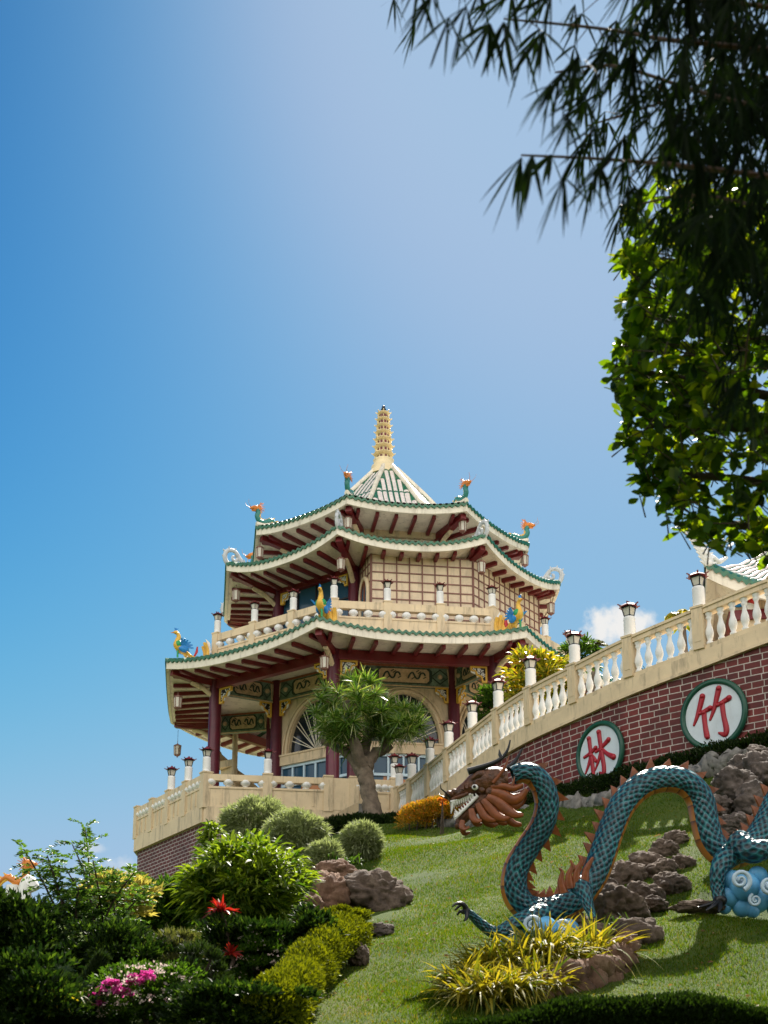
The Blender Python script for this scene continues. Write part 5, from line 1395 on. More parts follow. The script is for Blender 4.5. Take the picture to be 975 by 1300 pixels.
for i, (x, y, rx, ry, Y, lab) in enumerate([(932, 1000, 28, 22, 20.6, 'grey outcrop rock nearest the dragon arch at its top'), (957, 1022, 28, 24, 20.2, 'craggy grey outcrop rock behind the lower dragon loop'), (948, 978, 22, 18, 21.4, 'grey outcrop rock below the dark hedge'), (972, 984, 26, 26, 21.0, 'tall grey outcrop rock at the picture edge'),
      (914, 1024, 15, 14, 20.2, 'small grey outcrop rock touching the dragon spines'), (976, 1052, 26, 20, 19.6, 'low grey outcrop rock at the picture edge behind the dragon'), (934, 1048, 20, 15, 19.6, 'grey outcrop rock between the dragon loops'), (965, 958, 18, 12, 22, 'topmost grey outcrop rock against the hedge'), (905, 1046, 14, 10, 19.8, 'lowest grey outcrop rock by the dragon column')]):
    boulder(x, y, rx, ry, Y, 'rock_grey', lab, G2, 40 + i, rough=.4)
G3 = 'reddish rocks at the left lawn edge'
for i, (x, y, rx, ry, Y, m, lab) in enumerate([(474, 1140, 38, 27, 23.4, 'rock_brown', 'big furry brown boulder at the left lawn edge'), (419, 1146, 25, 30, 23.8, 'rock_red', 'upright red brown rock left of the big lawn boulder'), (425, 1110, 22, 14, 25.5, 'rock_red', 'pale red rock below the small round topiary'), (484, 1182, 13, 9, 21.5, 'rock_grey', 'small grey stone on the lawn edge beside the golden shrub'),
      (398, 1208, 20, 9, 20.8, 'rock_grey', 'long grey stone in the gap of the golden shrub'), (455, 1214, 10, 14, 19.6, 'rock_brown', 'rough brown stone under the right end of the golden shrub'), (392, 1165, 18, 22, 23.5, 'rock_red', 'dark red rock in shade behind the golden shrub'), (448, 1119, 14, 8, 25.5, 'rock_grey', 'grey stone at the foot of the small topiary tree'), (272, 1196, 12, 16, 17.5, 'rock_grey', 'grey stone behind the red leaved plant')]):
    boulder(x, y, rx * 1.16, ry * 1.16, ground_dist(x, y + ry * .75) + rx * 12 / F, m, lab, G3, 70 + i)
# kerb and planter
kb = MB(); P = smooth_path([tuple(at(*p)) for p in ((560, 1048, 32.6), (600, 1046, 31.6), (650, 1042, 30.4), (700, 1032, 29), (760, 1019, 27.6), (820, 1004, 26.4), (880, 985, 25.4), (940, 960, 24.6))], 22)
kb.tube([Vector(p) + Vector((.05 * math.sin(i * 1.7), 0, .05 * math.sin(i * 2.3))) for i, p in enumerate(P)], [.22 + .03 * math.sin(i * .5) for i in range(len(P))], 14)
jitter(kb, .16, 3.0)
tag(build('stone_kerb', kb, 'stone_kerb'), 'rough grey stone kerb along the foot of the hedge below the brick wall', 'kerb')
pn = MB(); P = smooth_path([(596, 1292, 13.9), (640, 1284, 13.8), (690, 1272, 13.9), (735, 1262, 14.2), (770, 1250, 14.6), (788, 1232, 15.1), (790, 1215, 15.6)], 14)
for i in range(len(P) - 1): pass
pn.tube([at(p[0], p[1] - 8, p[2]) + Vector((0, .03 * math.sin(i * .9), .03 * math.sin(i * .6))) for i, p in enumerate(P)], [.20 + .03 * math.sin(i * .8) for i in range(len(P))], 16, 0, True, .7, up=(0, 0, 1))
pn.tube([at(p[0], p[1] - 22, p[2]) + Vector((.02 * math.sin(i), .04 * math.sin(i * .6), .03 * math.sin(i * .9))) for i, p in enumerate(P)], [.15 + .03 * math.sin(i * .9) for i in range(len(P))], 16, 0, True, .8)
jitter(pn, .075, 5.0)
tag(build('planter', pn, 'rock_red'), 'low curved red brown planter rim round the golden strap plants', 'planter')
# ---------------------------------------------------------------- plants
def gpt(x, y): return Vector((x, y, hz(x, y)))
def bush(name, label, cat, px, py, rx, ry, Y, mat, n, L, W, nclump=40, group=None, kind='kite', spread=.36, surf=.55, droop=.3, depth=None, stems=5, stem_mat='bark_dark', low=-.85, part='crown', up=.25, base=None, jit=.16):
    if Y is None: Y = ground_dist(px, py + ry * .88) + .25 * rx * 18 / F
    c = at(px, py, Y); R = (rx * Y / F, (depth or (rx + ry) * .5) * Y / F, ry * Y / F)
    g = base if base is not None else gpt(c.x, Y); g.z = min(g.z, c.z - R[2] * .5) - .05
    t = thing(name, label, cat, g, group)
    p, d = clumps(c, R, nclump, n, spread, surf, low, jit); d = nrm(d + np.array([0, -.05, up]) + rng.normal(size=d.shape) * .35)
    LL = L * rng.uniform(.6, 1.25, len(p)); WW = W * rng.uniform(.7, 1.2, len(p))
    V, Fq = kites(p, d, LL, WW) if kind == 'kite' else strips(p, d, LL, WW, droop * rng.uniform(.5, 1.4, len(p)), 3)
    leaf_part(part, V, Fq, mat, t)
    if stems:
        m = MB()
        for i in range(stems):
            e = Vector((c.x + R[0] * .6 * random.uniform(-1, 1), c.y + R[1] * .5 * random.uniform(-1, 1), c.z + R[2] * random.uniform(-.2, .55)))
            s = Vector((g.x + random.uniform(-.08, .08), g.y + random.uniform(-.08, .08), g.z)); mid = s.lerp(e, .5) + Vector((random.uniform(-.1, .1), random.uniform(-.1, .1), .1)) * R[0]
            q = smooth_path([tuple(s), tuple(mid), tuple(e)], 4); r0 = .025 + .02 * R[0]
            m.tube([Vector(a) for a in q], [r0 * (1 - .7 * i / len(q)) for i in range(len(q))], 6)
        build('stem', m, stem_mat, t)
    return t

# silver topiaries
def topiary(label, px, py, rx, ry, Y, n, trunk=False):
    c = at(px, py, Y); R = np.array((rx * Y / F, rx * Y / F, ry * Y / F)); g = gpt(c.x, Y)
    t = thing('topiary_shrub', label, 'shrub', g, 'silver green clipped round shrubs')
    d = dirs_rand(n); lump = np.array([noise.noise(Vector(tuple(v * 2.2 + px))) for v in d]); fine = np.array([noise.noise(Vector(tuple(v * 6 + px))) for v in d])
    rr = (.90 + .20 * lump + .13 * fine) * (.66 + .34 * rng.random(n) ** .45)
    p = d * rr[:, None] * R + np.array(c)
    dd = nrm(d + np.array([0, 0, .45]) + rng.normal(size=(n, 3)) * .7)
    V, Fq = strips(p, dd, .135 * rng.uniform(.5, 1.6, n), .024 * rng.uniform(.6, 1.4, n), .2, 2)
    leaf_part('crown', V, Fq, 'lf_silver', t)
    m = MB()
    if trunk:
        m.tube([g - Vector((0, 0, .1)), (c.x + .03, c.y, g.z + .3), (c.x, c.y, c.z - R[2] * .3)], [.06, .05, .045], 8)
        for i in range(7):
            a = i * .9; m.tube([(c.x, c.y, c.z - R[2] * .7), (c.x + .6 * R[0] * math.cos(a), c.y + .6 * R[0] * math.sin(a), c.z + R[2] * .1)], [.03, .012], 6)
    else:
        for i in range(9):
            a = i * .7; m.tube([(c.x, c.y, min(g.z - .1, c.z - R[2])), (c.x + .5 * R[0] * math.cos(a), c.y + .5 * R[0] * math.sin(a), c.z + R[2] * .3)], [.05, .015], 6)
    build('trunk', m, 'bark_dark', t); return t
topiary('largest silver green round shrub under the deck parapet', 326, 1046, 47, 34, 29, 15000)
topiary('silver green round shrub between the largest one and the small tree', 374, 1064, 44, 38, 27.5, 15000)
topiary('small silver green round shrub just below the middle one', 411, 1095, 26, 28, 26.5, 9000)
topiary('round silver green topiary tree with bare thin trunk on the lawn edge', 459.5, 1069, 26.5, 25, 27.5, 9000, True)

# dracaena tree
def dracaena():
    Y = 36.3; b = at(474, 1040, Y); b.z = hz(b.x, Y) - .1
    t = thing('dracaena_tree', 'dracaena tree with stout grey trunk and dense sword leaf crown before the pagoda', 'tree', b)
    P = lambda px, py, dy=0.0: at(px, py, Y + dy)
    m = MB()
    def limb(pts, k=5):
        q = smooth_path(pts, k); n = len(q)
        vs = [P(p[0], p[1], p[3]) + Vector((.02 * math.sin(i * 1.7), 0, .02 * math.cos(i * 2.1))) for i, p in enumerate(q)]
        m.tube(vs, [p[2] * .86 * Y / F * (1 + .025 * math.sin(i * 2.3)) for i, p in enumerate(q)], 18)
    limb([(476, 1046, 17, 0), (473, 1030, 14.5, 0), (468, 1005, 12.5, 0), (464, 985, 12, 0), (459, 962, 10, 0)])
    limb([(462, 985, 11, 0), (448, 962, 9, .1), (430, 950, 6, .2), (408, 940, 4, .3)]); limb([(461, 975, 11, 0), (452, 950, 9, -.3), (446, 925, 7, -.4), (440, 890, 5, -.4)])
    limb([(464, 975, 11, 0), (474, 958, 9, .2), (490, 950, 7, .1), (486, 930, 6, 0), (490, 905, 5, 0)]); limb([(486, 940, 6, 0), (505, 930, 5, -.2), (530, 925, 3.5, -.3)]); limb([(460, 965, 9, .2), (466, 935, 7, .3), (468, 900, 5, .4), (462, 870, 4, .4)])
    m.tube([P(490, 952), P(496, 946, -.1)], [.13, .11], 8)
    jitter(m, .035, 5.0); build('trunk', m, 'bark', t)
    heads = []
    while len(heads) < 78:
        u, v, w = random.uniform(-1, 1), random.uniform(-1, 1), random.uniform(-1, 1)
        if not .30 < u * u + v * v + w * w < 1: continue
        heads.append((447 + 46 * u, 904 - 45 * v, 1.2 * w))
    while len(heads) < 112:
        u, v, w = random.uniform(-1, 1), random.uniform(-1, 1), random.uniform(-1, 1)
        if u * u + v * v + w * w > 1: continue
        heads.append((508 + 33 * u, 920 - 24 * v, .9 * w))
    B, D = [], []
    for hx, hy, dy in heads:
        o = np.array(P(hx, hy, dy)); k = 70
        d = dirs_rand(k); d[:, 2] = d[:, 2] * .8 + .42; B.append(np.repeat(o[None], k, 0) + d * .03); D.append(d)
    B, D = np.concatenate(B), np.concatenate(D); n = len(B)
    V, Fq = strips(B, D, .49 * rng.uniform(.6, 1.25, n),   .030 * rng.uniform(.7, 1.2, n), rng.uniform(.02, .5, n), 4, [.9, 1, .85, .6, .05])
    leaf_part('crown', V, Fq, 'lf_dracaena', t)
dracaena()

# golden strap-leaved clumps
def strap_clump(label, px, py, Y, n, L, mat='lf_golden', group='golden strap leaved clumps in the planter', name='strap_plant', W=.025, spread=.18):
    g = at(px, py, Y); t = thing(name, label, 'plant', g, group)
    base = np.array(g) + rng.normal(size=(n, 3)) * np.array([spread, spread * .7, .03]); d = dirs_rand(n); d[:, 2] = np.abs(d[:, 2]) * .9 + .62
    V, Fq = strips(base, d, L * rng.uniform(.55, 1.2, n), W * rng.uniform(.7, 1.2, n), rng.uniform(.25, 1.1, n), 6, [.7, .95, 1, .95, .8, .5, .05])
    leaf_part('leaves', V, Fq, mat, t); return t
for px, py, Y, n, L, lab in ((596, 1256, 14.0, 260, .56, 'golden strap plant at the far left end of the planter, spilling onto the lawn'), (622, 1238, 14.5, 280, .62, 'golden strap plant second from the left end of the planter'),
                             (652, 1240, 14.4, 280, .64, 'golden strap plant left of the tallest one in the planter'), (690, 1226, 14.7, 420, .80, 'tallest golden strap plant, in the middle of the planter'),
                             (724, 1234, 14.8, 260, .56, 'golden strap plant just right of the tallest one in the planter'), (752, 1218, 15.2, 320, .66, 'golden strap plant at the right end of the planter beside the dark boulder'),
                             (612, 1270, 13.5, 260, .50, 'golden strap plant lowest at the front left of the planter'), (646, 1266, 13.6, 280, .54, 'golden strap plant at the front of the planter, below the second from left'),
                             (684, 1258, 13.9, 280, .54, 'golden strap plant at the front of the planter, below the tallest one')):
    strap_clump(lab, px, py + 1, Y, int(n * 1.6), L * 1.22, spread=.10, W=.030)
strap_clump('small yellowish spiky plant in the dark shrubbery at the lower left', 74, 1278, 12.8, 90, .42, group=None, spread=.08)
strap_clump('small green tuft on the lawn between the dragon legs', 778, 1172, 16.6, 90, .22, 'lf_mid', None, 'grass_tuft', .014)
strap_clump('green tuft among the stones below the topiary tree', 432, 1096, 26.2, 120, .35, 'lf_mid', None, 'grass_tuft', .03)

# hedges and shrubs near the wall
def hedge(name, label, pts, mat, n, L, W, r, group=None, cat='hedge', part='leaves', sq=1.0):
    """clipped hedge following (px, py, Y) points at its middle height"""
    q = [np.array(at(*p)) for p in pts]; sm_ = np.array(smooth_path([tuple(v) for v in q], 10)); c0 = Vector(tuple(sm_[len(sm_) // 2]))
    t = thing(name, label, cat, (c0.x, c0.y, hz(c0.x, c0.y)), group)
    k = rng.integers(0, len(sm_) - 1, n); f = rng.random(n)[:, None]; c = sm_[k] * (1 - f) + sm_[k + 1] * f
    d = dirs_rand(n); d[:, 2] = np.where(d[:, 2] < -.3, -d[:, 2], d[:, 2]); lump = np.array([noise.noise(Vector(tuple(v * 1.7))) for v in c + d * r])
    p = c + d * (r * (.9 + .35 * lump) * (.5 + .5 * rng.random(n) ** .35))[:, None] * np.array([1, 1, sq])
    V, Fq = kites(p, nrm(d + np.array([0, 0, .5]) + rng.normal(size=(n, 3)) * .5), L * rng.uniform(.6, 1.3, n), W * rng.uniform(.7, 1.2, n)); leaf_part(part, V, Fq, mat, t)
    m = MB(); L_ = [tuple(v) for v in sm_[::4]]
    for v in L_: m.tube([(v[0], v[1], hz(v[0], v[1]) - .1), (v[0] + random.uniform(-.1, .1), v[1], v[2] + r * .3)], [.03, .012], 5)
    build('stem', m, 'bark_dark', t); return t
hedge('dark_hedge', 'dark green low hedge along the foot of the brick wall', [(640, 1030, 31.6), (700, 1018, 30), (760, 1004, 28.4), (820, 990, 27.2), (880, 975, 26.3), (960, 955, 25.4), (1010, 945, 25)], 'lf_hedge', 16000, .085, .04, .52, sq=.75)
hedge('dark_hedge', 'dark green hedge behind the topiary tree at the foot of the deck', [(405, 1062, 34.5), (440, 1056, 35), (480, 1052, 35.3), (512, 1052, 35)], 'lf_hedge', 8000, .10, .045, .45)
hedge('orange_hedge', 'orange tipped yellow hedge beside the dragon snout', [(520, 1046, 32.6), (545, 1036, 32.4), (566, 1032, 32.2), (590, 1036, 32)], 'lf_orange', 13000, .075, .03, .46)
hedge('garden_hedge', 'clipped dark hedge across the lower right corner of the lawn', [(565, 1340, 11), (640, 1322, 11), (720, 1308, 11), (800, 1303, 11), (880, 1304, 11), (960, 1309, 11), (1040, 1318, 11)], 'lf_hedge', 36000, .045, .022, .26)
hedge('golden_shrub', 'yellow green clipped shrub running down the left lawn edge', [(x, y, ground_dist(x, y + 26)) for x, y in ((440, 1190), (424, 1206), (402, 1226), (378, 1250), (358, 1274), (344, 1290))], 'lf_yellow', 42000, .05, .026, .34, sq=1.1)
bush('golden_shrub', 'bright yellow clipped shrub below the big brown boulder', 'shrub', 437, 1176, 37, 22, None, 'lf_yellow', 12000, .055, .027, 60, None, surf=.6)
bush('orange_flower', 'orange flower head by the dragon teeth', 'flower', 562, 1019, 6, 5, 31.5, 'fl_orange', 260, .07, .05, 10, stems=2)

# climber and palms behind the balustrade
bush('climber_bush', 'yellow green bush behind the balustrade before the pagoda corner', 'bush', 686, 872, 46, 44, 37.5, 'lf_vine', 3800, .34, .075, 60, None, 'strip', .40, .5, .45, base=Vector((4.6, 37.5, 8.7)))
bush('climber_bush', 'leafy green bush low behind the balustrade by the maroon column', 'bush', 622, 905, 26, 28, 38.5, 'lf_mid', 1600, .26, .06, 30, None, 'strip', .4, .4, .4, base=Vector((3.3, 38.5, 8.7)))
bush('climber_bush', 'small green bush on the terrace right of the pagoda roof corner', 'bush', 735, 838, 26, 24, 39.5, 'lf_mid', 1500, .26, .06, 30, None, 'strip', .4, .4, .4, base=Vector((6.0, 39.5, 8.7)))
bush('climber_bush', 'low bush seen between the balusters under the cloud', 'bush', 838, 866, 34, 20, 34, 'lf_dark', 1500, .22, .06, 30, None, 'strip', .4, .4, .4, base=Vector((7.4, 34, 8.7)))
def palm(label, px, py, Y, r, n=11, mat='lf_vine', base=None):
    c = at(px, py, Y); g = base or Vector((c.x, Y, 8.7)); t = thing('palm_tree', label, 'palm', g)
    m = MB(); m.tube([g, (c.x + .05, Y, (c.z + g.z) / 2), c], [.12, .10, .08], 9); build('trunk', m, 'bark', t); B, D = [], []; cr = []
    for i in range(n):
        a = 2 * PI * i / n + random.uniform(-.2, .2); el = random.uniform(.2, 1.1); d = np.array([math.cos(a) * math.cos(el), math.sin(a) * math.cos(el), math.sin(el)])
        for j in range(26):
            f = j / 26; p = np.array(c) + d * r * f + np.array([0, 0, -.55 * r * f * f]); tang = d + np.array([0, 0, -1.1 * f])
            s = np.cross(tang, [0, 0, 1.0]); s /= np.linalg.norm(s)
            for sd in (-1, 1): B.append(p); D.append(s * sd + tang * .8 + np.array([0, 0, -.2]))
    B, D = np.array(B), np.array(D); V, Fq = strips(B, D, .30 * r, .05, .3, 2); leaf_part('crown', V, Fq, mat, t)
palm('bright palm crown rising behind the balustrade left of the small temple', 866, 786, 33, .62)
palm('pale grey green palm behind the balustrade below the cloud', 752, 822, 42, .7, 9, 'lf_wispy')

# left shrubbery
bush('mango_shrub', 'tall shrub with drooping glossy lance leaves before the brick deck', 'shrub', 312, 1140, 70, 74, None, 'lf_mango', 8500, .25, .048, 120, None, 'strip', .33, .5, .55, low=-.9, jit=.2)
bush('mango_shrub', 'upright glossy leaved shoot at the brick deck corner', 'shrub', 272, 1072, 14, 30, 24, 'lf_mango', 420, .25, .055, 10, None, 'strip', .45, .3, .7)
bush('green_shrub', 'bright green bushy shrub against the brick deck, left of the mango shrub', 'shrub', 208, 1158, 44, 42, 21.0, 'lf_mid', 6500, .13, .055, 50, None, spread=.4, surf=.4, jit=.3)
bush('pale_shrub', 'pale yellow leaved shrub lit from behind at the left', 'shrub', 150, 1144, 44, 30, 19.5, 'lf_pale', 2600, .16, .06, 34, None)
bush('pale_shrub', 'pale yellow leaved shrub under the white pillar', 'shrub', 172, 1130, 18, 12, 24, 'lf_pale', 700, .16, .06, 14, None)
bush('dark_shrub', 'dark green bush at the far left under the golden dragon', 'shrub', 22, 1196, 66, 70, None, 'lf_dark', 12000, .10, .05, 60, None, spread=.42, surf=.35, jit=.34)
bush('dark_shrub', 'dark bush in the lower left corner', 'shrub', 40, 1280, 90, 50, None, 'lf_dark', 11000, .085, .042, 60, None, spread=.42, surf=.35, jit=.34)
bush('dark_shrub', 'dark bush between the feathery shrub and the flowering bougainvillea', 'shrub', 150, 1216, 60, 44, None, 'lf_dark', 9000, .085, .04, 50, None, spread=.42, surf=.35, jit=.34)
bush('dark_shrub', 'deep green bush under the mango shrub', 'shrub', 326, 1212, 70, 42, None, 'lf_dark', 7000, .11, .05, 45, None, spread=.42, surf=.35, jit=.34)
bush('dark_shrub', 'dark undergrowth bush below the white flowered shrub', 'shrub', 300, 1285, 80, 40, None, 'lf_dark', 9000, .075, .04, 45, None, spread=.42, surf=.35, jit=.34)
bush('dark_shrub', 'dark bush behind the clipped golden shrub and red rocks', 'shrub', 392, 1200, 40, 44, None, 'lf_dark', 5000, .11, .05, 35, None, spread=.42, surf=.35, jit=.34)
bush('wispy_shrub', 'wispy grey green shrub above the bougainvillea', 'shrub', 232, 1220, 50, 32, None, 'lf_wispy', 6500, .11, .014, 40, None, 'strip', .35, .5, .2, up=.7)
bush('wispy_shrub', 'dark feathery upright shrub left of the white flowered shrub', 'shrub', 262, 1240, 32, 40, None, 'lf_conifer', 8000, .08, .014, 30, None, 'strip', .35, .5, .2, up=.9)
bush('white_flower_shrub', 'small leaved shrub dotted with white flowers below the red leaved plant', 'shrub', 334, 1226, 36, 38, 15.6, 'lf_mid', 6000, .06, .032, 40, None)
def flowers(th, px, py, rx, ry, Y, mat, n, L, W, part='flowers', nc=20, depth=None, spread=.3, surf=.9):
    c = at(px, py, Y); p, d = clumps(c, (rx * Y / F, (depth or rx) * Y / F, ry * Y / F), nc, n, spread, surf, -.5); V, Fq = kites(p, nrm(d + rng.normal(size=d.shape) * .6), L, W)
    leaf_part(part, V, Fq, mat, th)['kind'] = 'stuff'
fs = [o for o in scene.objects if o.name.startswith('white_flower_shrub')][0]; flowers(fs, 334, 1224, 37, 39, 15.6, 'fl_white', 300, .035, .03, nc=60, spread=.15)
bg = bush('bougainvillea', 'bougainvillea with pale and magenta bracts at the bottom left', 'shrub', 186, 1272, 78, 46, 13.6, 'lf_mid', 9500, .055, .034, 60, None)
flowers(bg, 186, 1270, 79, 47, 13.6, 'fl_white', 1100, .032, .028, nc=90, spread=.14)
for px, py, r, n in ((140, 1256, 13, 240), (172, 1246, 9, 180), (118, 1272, 10, 150), (186, 1240, 8, 110), (160, 1262, 7, 80)): flowers(bg, px, py, r, r * .7, 13.1, 'fl_pink', n, .045, .04, 'pink_bracts', 10)
# conifer-like leaning shrub
def spire_shrub(label, px0, py0, px1, py1, Y, r, n):
    a, b = np.array(at(px0, py0, Y)), np.array(at(px1, py1, Y)); g = Vector(tuple(a)); t = thing('conifer_shrub', label, 'shrub', g, None)
    f = rng.random(n) ** .8; c = a + (b - a) * f[:, None]; d = dirs_rand(n); rad = r * (1 - f * .85) * (.6 + .4 * rng.random(n)); p = c + d * rad[:, None]
    V, Fq = strips(p, nrm(d * .7 + (b - a) / np.linalg.norm(b - a) * 1.1), .10 * rng.uniform(.6, 1.3, n), .014, .1, 2); leaf_part('crown', V, Fq, 'lf_conifer', t)
    m = MB(); m.tube([Vector(tuple(a)) - Vector((0, 0, .5)), Vector(tuple(b))], [.05, .01], 6); build('trunk', m, 'bark_dark', t)
spire_shrub('dark conifer shrub leaning right, in front of the bougainvillea', 92, 1300, 128, 1218, 14.0, .22, 6000)
spire_shrub('dark conifer shrub at the bottom edge left of the leaning one', 66, 1320, 88, 1246, 13.5, .2, 4500)
# feathery tall shrub
def feathery():
    Y = 17.6; b = at(128, 1236, Y); b.z = min(b.z, hz(b.x, Y)); t = thing('feathery_shrub', 'tall airy shrub with feathery leaflets against the sky at the left', 'shrub', b)
    m = MB(); B, D = [], []
    tips = [(108, 1050), (92, 1072), (30, 1078), (60, 1086), (150, 1112), (118, 1092), (82, 1100), (140, 1130), (100, 1126), (170, 1108), (66, 1126), (122, 1140), (188, 1128), (46, 1104), (88, 1150), (155, 1160), (105, 1165)]
    for i, (tx, ty) in enumerate(tips):
        e = at(tx, ty, Y + random.uniform(-.7, .7)); s = Vector((b.x + random.uniform(-.35, .35), b.y + random.uniform(-.2, .2), b.z)); mid = s.lerp(e, .55) + Vector((random.uniform(-.12, .12), 0, .12))
        q = [Vector(v) for v in smooth_path([tuple(s), tuple(mid), tuple(e)], 7)]; m.tube(q, [.020 * (1 - .8 * j / len(q)) + .003 for j in range(len(q))], 5)
        for j in range(5, len(q)):
            for r_ in range(2):
                a = random.uniform(0, 2 * PI); el = random.uniform(-.1, .8); fd = np.array([math.cos(a) * math.cos(el), math.sin(a) * math.cos(el) * .7, math.sin(el)])
                fl = random.uniform(.22, .40)
                for k in range(11):
                    f = (k + 1) / 11; p = np.array(q[j]) + fd * fl * f + np.array([0, 0, -.35 * fl * f * f]); sd = np.cross(fd, [0, 0, 1.0]); sd /= np.linalg.norm(sd) + 1e-9
                    for sg_ in (-1, 1): B.append(p); D.append(sd * sg_ + fd * .5 + rng.normal(size=3) * .15)
    B, D = np.array(B), np.array(D); V, Fq = kites(B, D, .085 * rng.uniform(.7, 1.2, len(B)), .032); leaf_part('crown', V, Fq, 'lf_feather', t); build('stem', m, 'bark_dark', t)
feathery()
# red cordylines
def cordyline(label, px, py, Y, n, L, stem_to):
    c = at(px, py, Y); s = at(*stem_to, Y); t = thing('red_plant', label, 'plant', s, None); m = MB(); m.tube([s, (s.x * .5 + c.x * .5 + .03, Y, (s.z + c.z) / 2), c], [.03, .025, .02], 7); build('stem', m, 'bark_dark', t)
    d = dirs_rand(n); d[:, 2] = np.abs(d[:, 2]) + .15; V, Fq = strips(np.repeat(np.array(c)[None], n, 0), d, L * rng.uniform(.6, 1.15, n), .032, rng.uniform(.1, .7, n), 5, [.4, .8, 1, .9, .6, .05]); leaf_part('leaves', V, Fq, 'lf_red', t)
cordyline('red leaved plant on a tall bare stem among the green shrubs', 282, 1158, 15.6, 60, .27, (290, 1212))
cordyline('low red leaved plant at the foot of the tall one', 293, 1212, 15.2, 40, .2, (294, 1226))

# broadleaf tree at the right
def round_tree():
    t = thing('broadleaf_tree', 'broadleaf tree with glossy rounded leaves hanging in at the right edge', 'tree', (4.6, 8.4, hz(4.6, 8.4)))
    edge_ = [(230, 812), (290, 795), (340, 784), (400, 790), (470, 768), (520, 780), (570, 790), (620, 812), (655, 838), (680, 868), (692, 905), (700, 950), (715, 1010)]
    def left(y):
        for (y0, x0), (y1, x1) in zip(edge_[:-1], edge_[1:]):
            if y0 <= y <= y1: return x0 + (x1 - x0) * (y - y0) / (y1 - y0)
        return 1e9
    B, D = [], []; tw = MB(); nodes = []
    tries = 0
    while len(nodes) < 1200 and tries < 40000:
        tries += 1; y = random.uniform(225, 735); x = random.uniform(765, 1120); l = left(y) + 9 * math.sin(y * .11) + 6 * math.sin(y * .31)
        if x < l + 6: continue
        if noise.noise(Vector((x * .016, y * .016, 2.2))) < -.22 and random.random() < .75 and x > l + 20: continue
        Y = random.uniform(7.4, 9.4) if x > l + 26 else random.uniform(7.8, 8.8)
        nodes.append(at(x, y, Y))
    for _ in range(420): nodes.append(at(random.uniform(1120, 1420), random.uniform(40, 730), random.uniform(7.2, 9.6)))
    for c in nodes:
        ax = np.array([-.45, -.25, .45]) + rng.normal(size=3) * .6; ax /= np.linalg.norm(ax); k = random.randint(5, 8)
        tw.tube([c - Vector(tuple(ax)) * .16 + Vector((.05, 0, -.02)), c], [.006, .004], 4, cap=False)
        for j in range(k):
            d = dirs_rand(1)[0]; d = d - ax * d.dot(ax) * .75; d = d / np.linalg.norm(d) + ax * random.uniform(.1, .8); B.append(np.array(c) + ax * random.uniform(-.05, .01)); D.append(d)
    B, D = np.array(B), np.array(D); n = len(B)
    V, Fq = strips(B, D, (.122 * rng.uniform(.65, 1.15, n)), .066 * rng.uniform(.8, 1.15, n), rng.uniform(-.1, .35, n), 4, [.12, .62, .98, .9, .12]); leaf_part('crown', V, Fq, 'lf_round', t)
    build('twigs', tw, 'bark_dark', t)
    m = MB(); g = hz(4.6, 8.4)
    q = smooth_path([(4.6, 8.4, g - .2), (4.5, 8.4, 1.2), (4.2, 8.4, 2.8), (3.9, 8.5, 4.4), (3.8, 8.5, 5.8)], 5); m.tube([Vector(a) for a in q], [.20 - .12 * i / len(q) for i in range(len(q))], 12)
    for y in (260, 330, 400, 470, 540, 600, 655, 700):
        e = at(left(y) + 35, y, 8.4); s = Vector((4.1, 8.4, max(1.6, e.z - .7))); md = s.lerp(e, .5) + Vector((0, random.uniform(-.2, .2), .15)); q = smooth_path([tuple(s), tuple(md), tuple(e)], 5); m.tube([Vector(a) for a in q], [.05 * (1 - .8 * i / len(q)) + .006 for i in range(len(q))], 7)
    build('trunk', m, 'bark_dark', t)
round_tree()

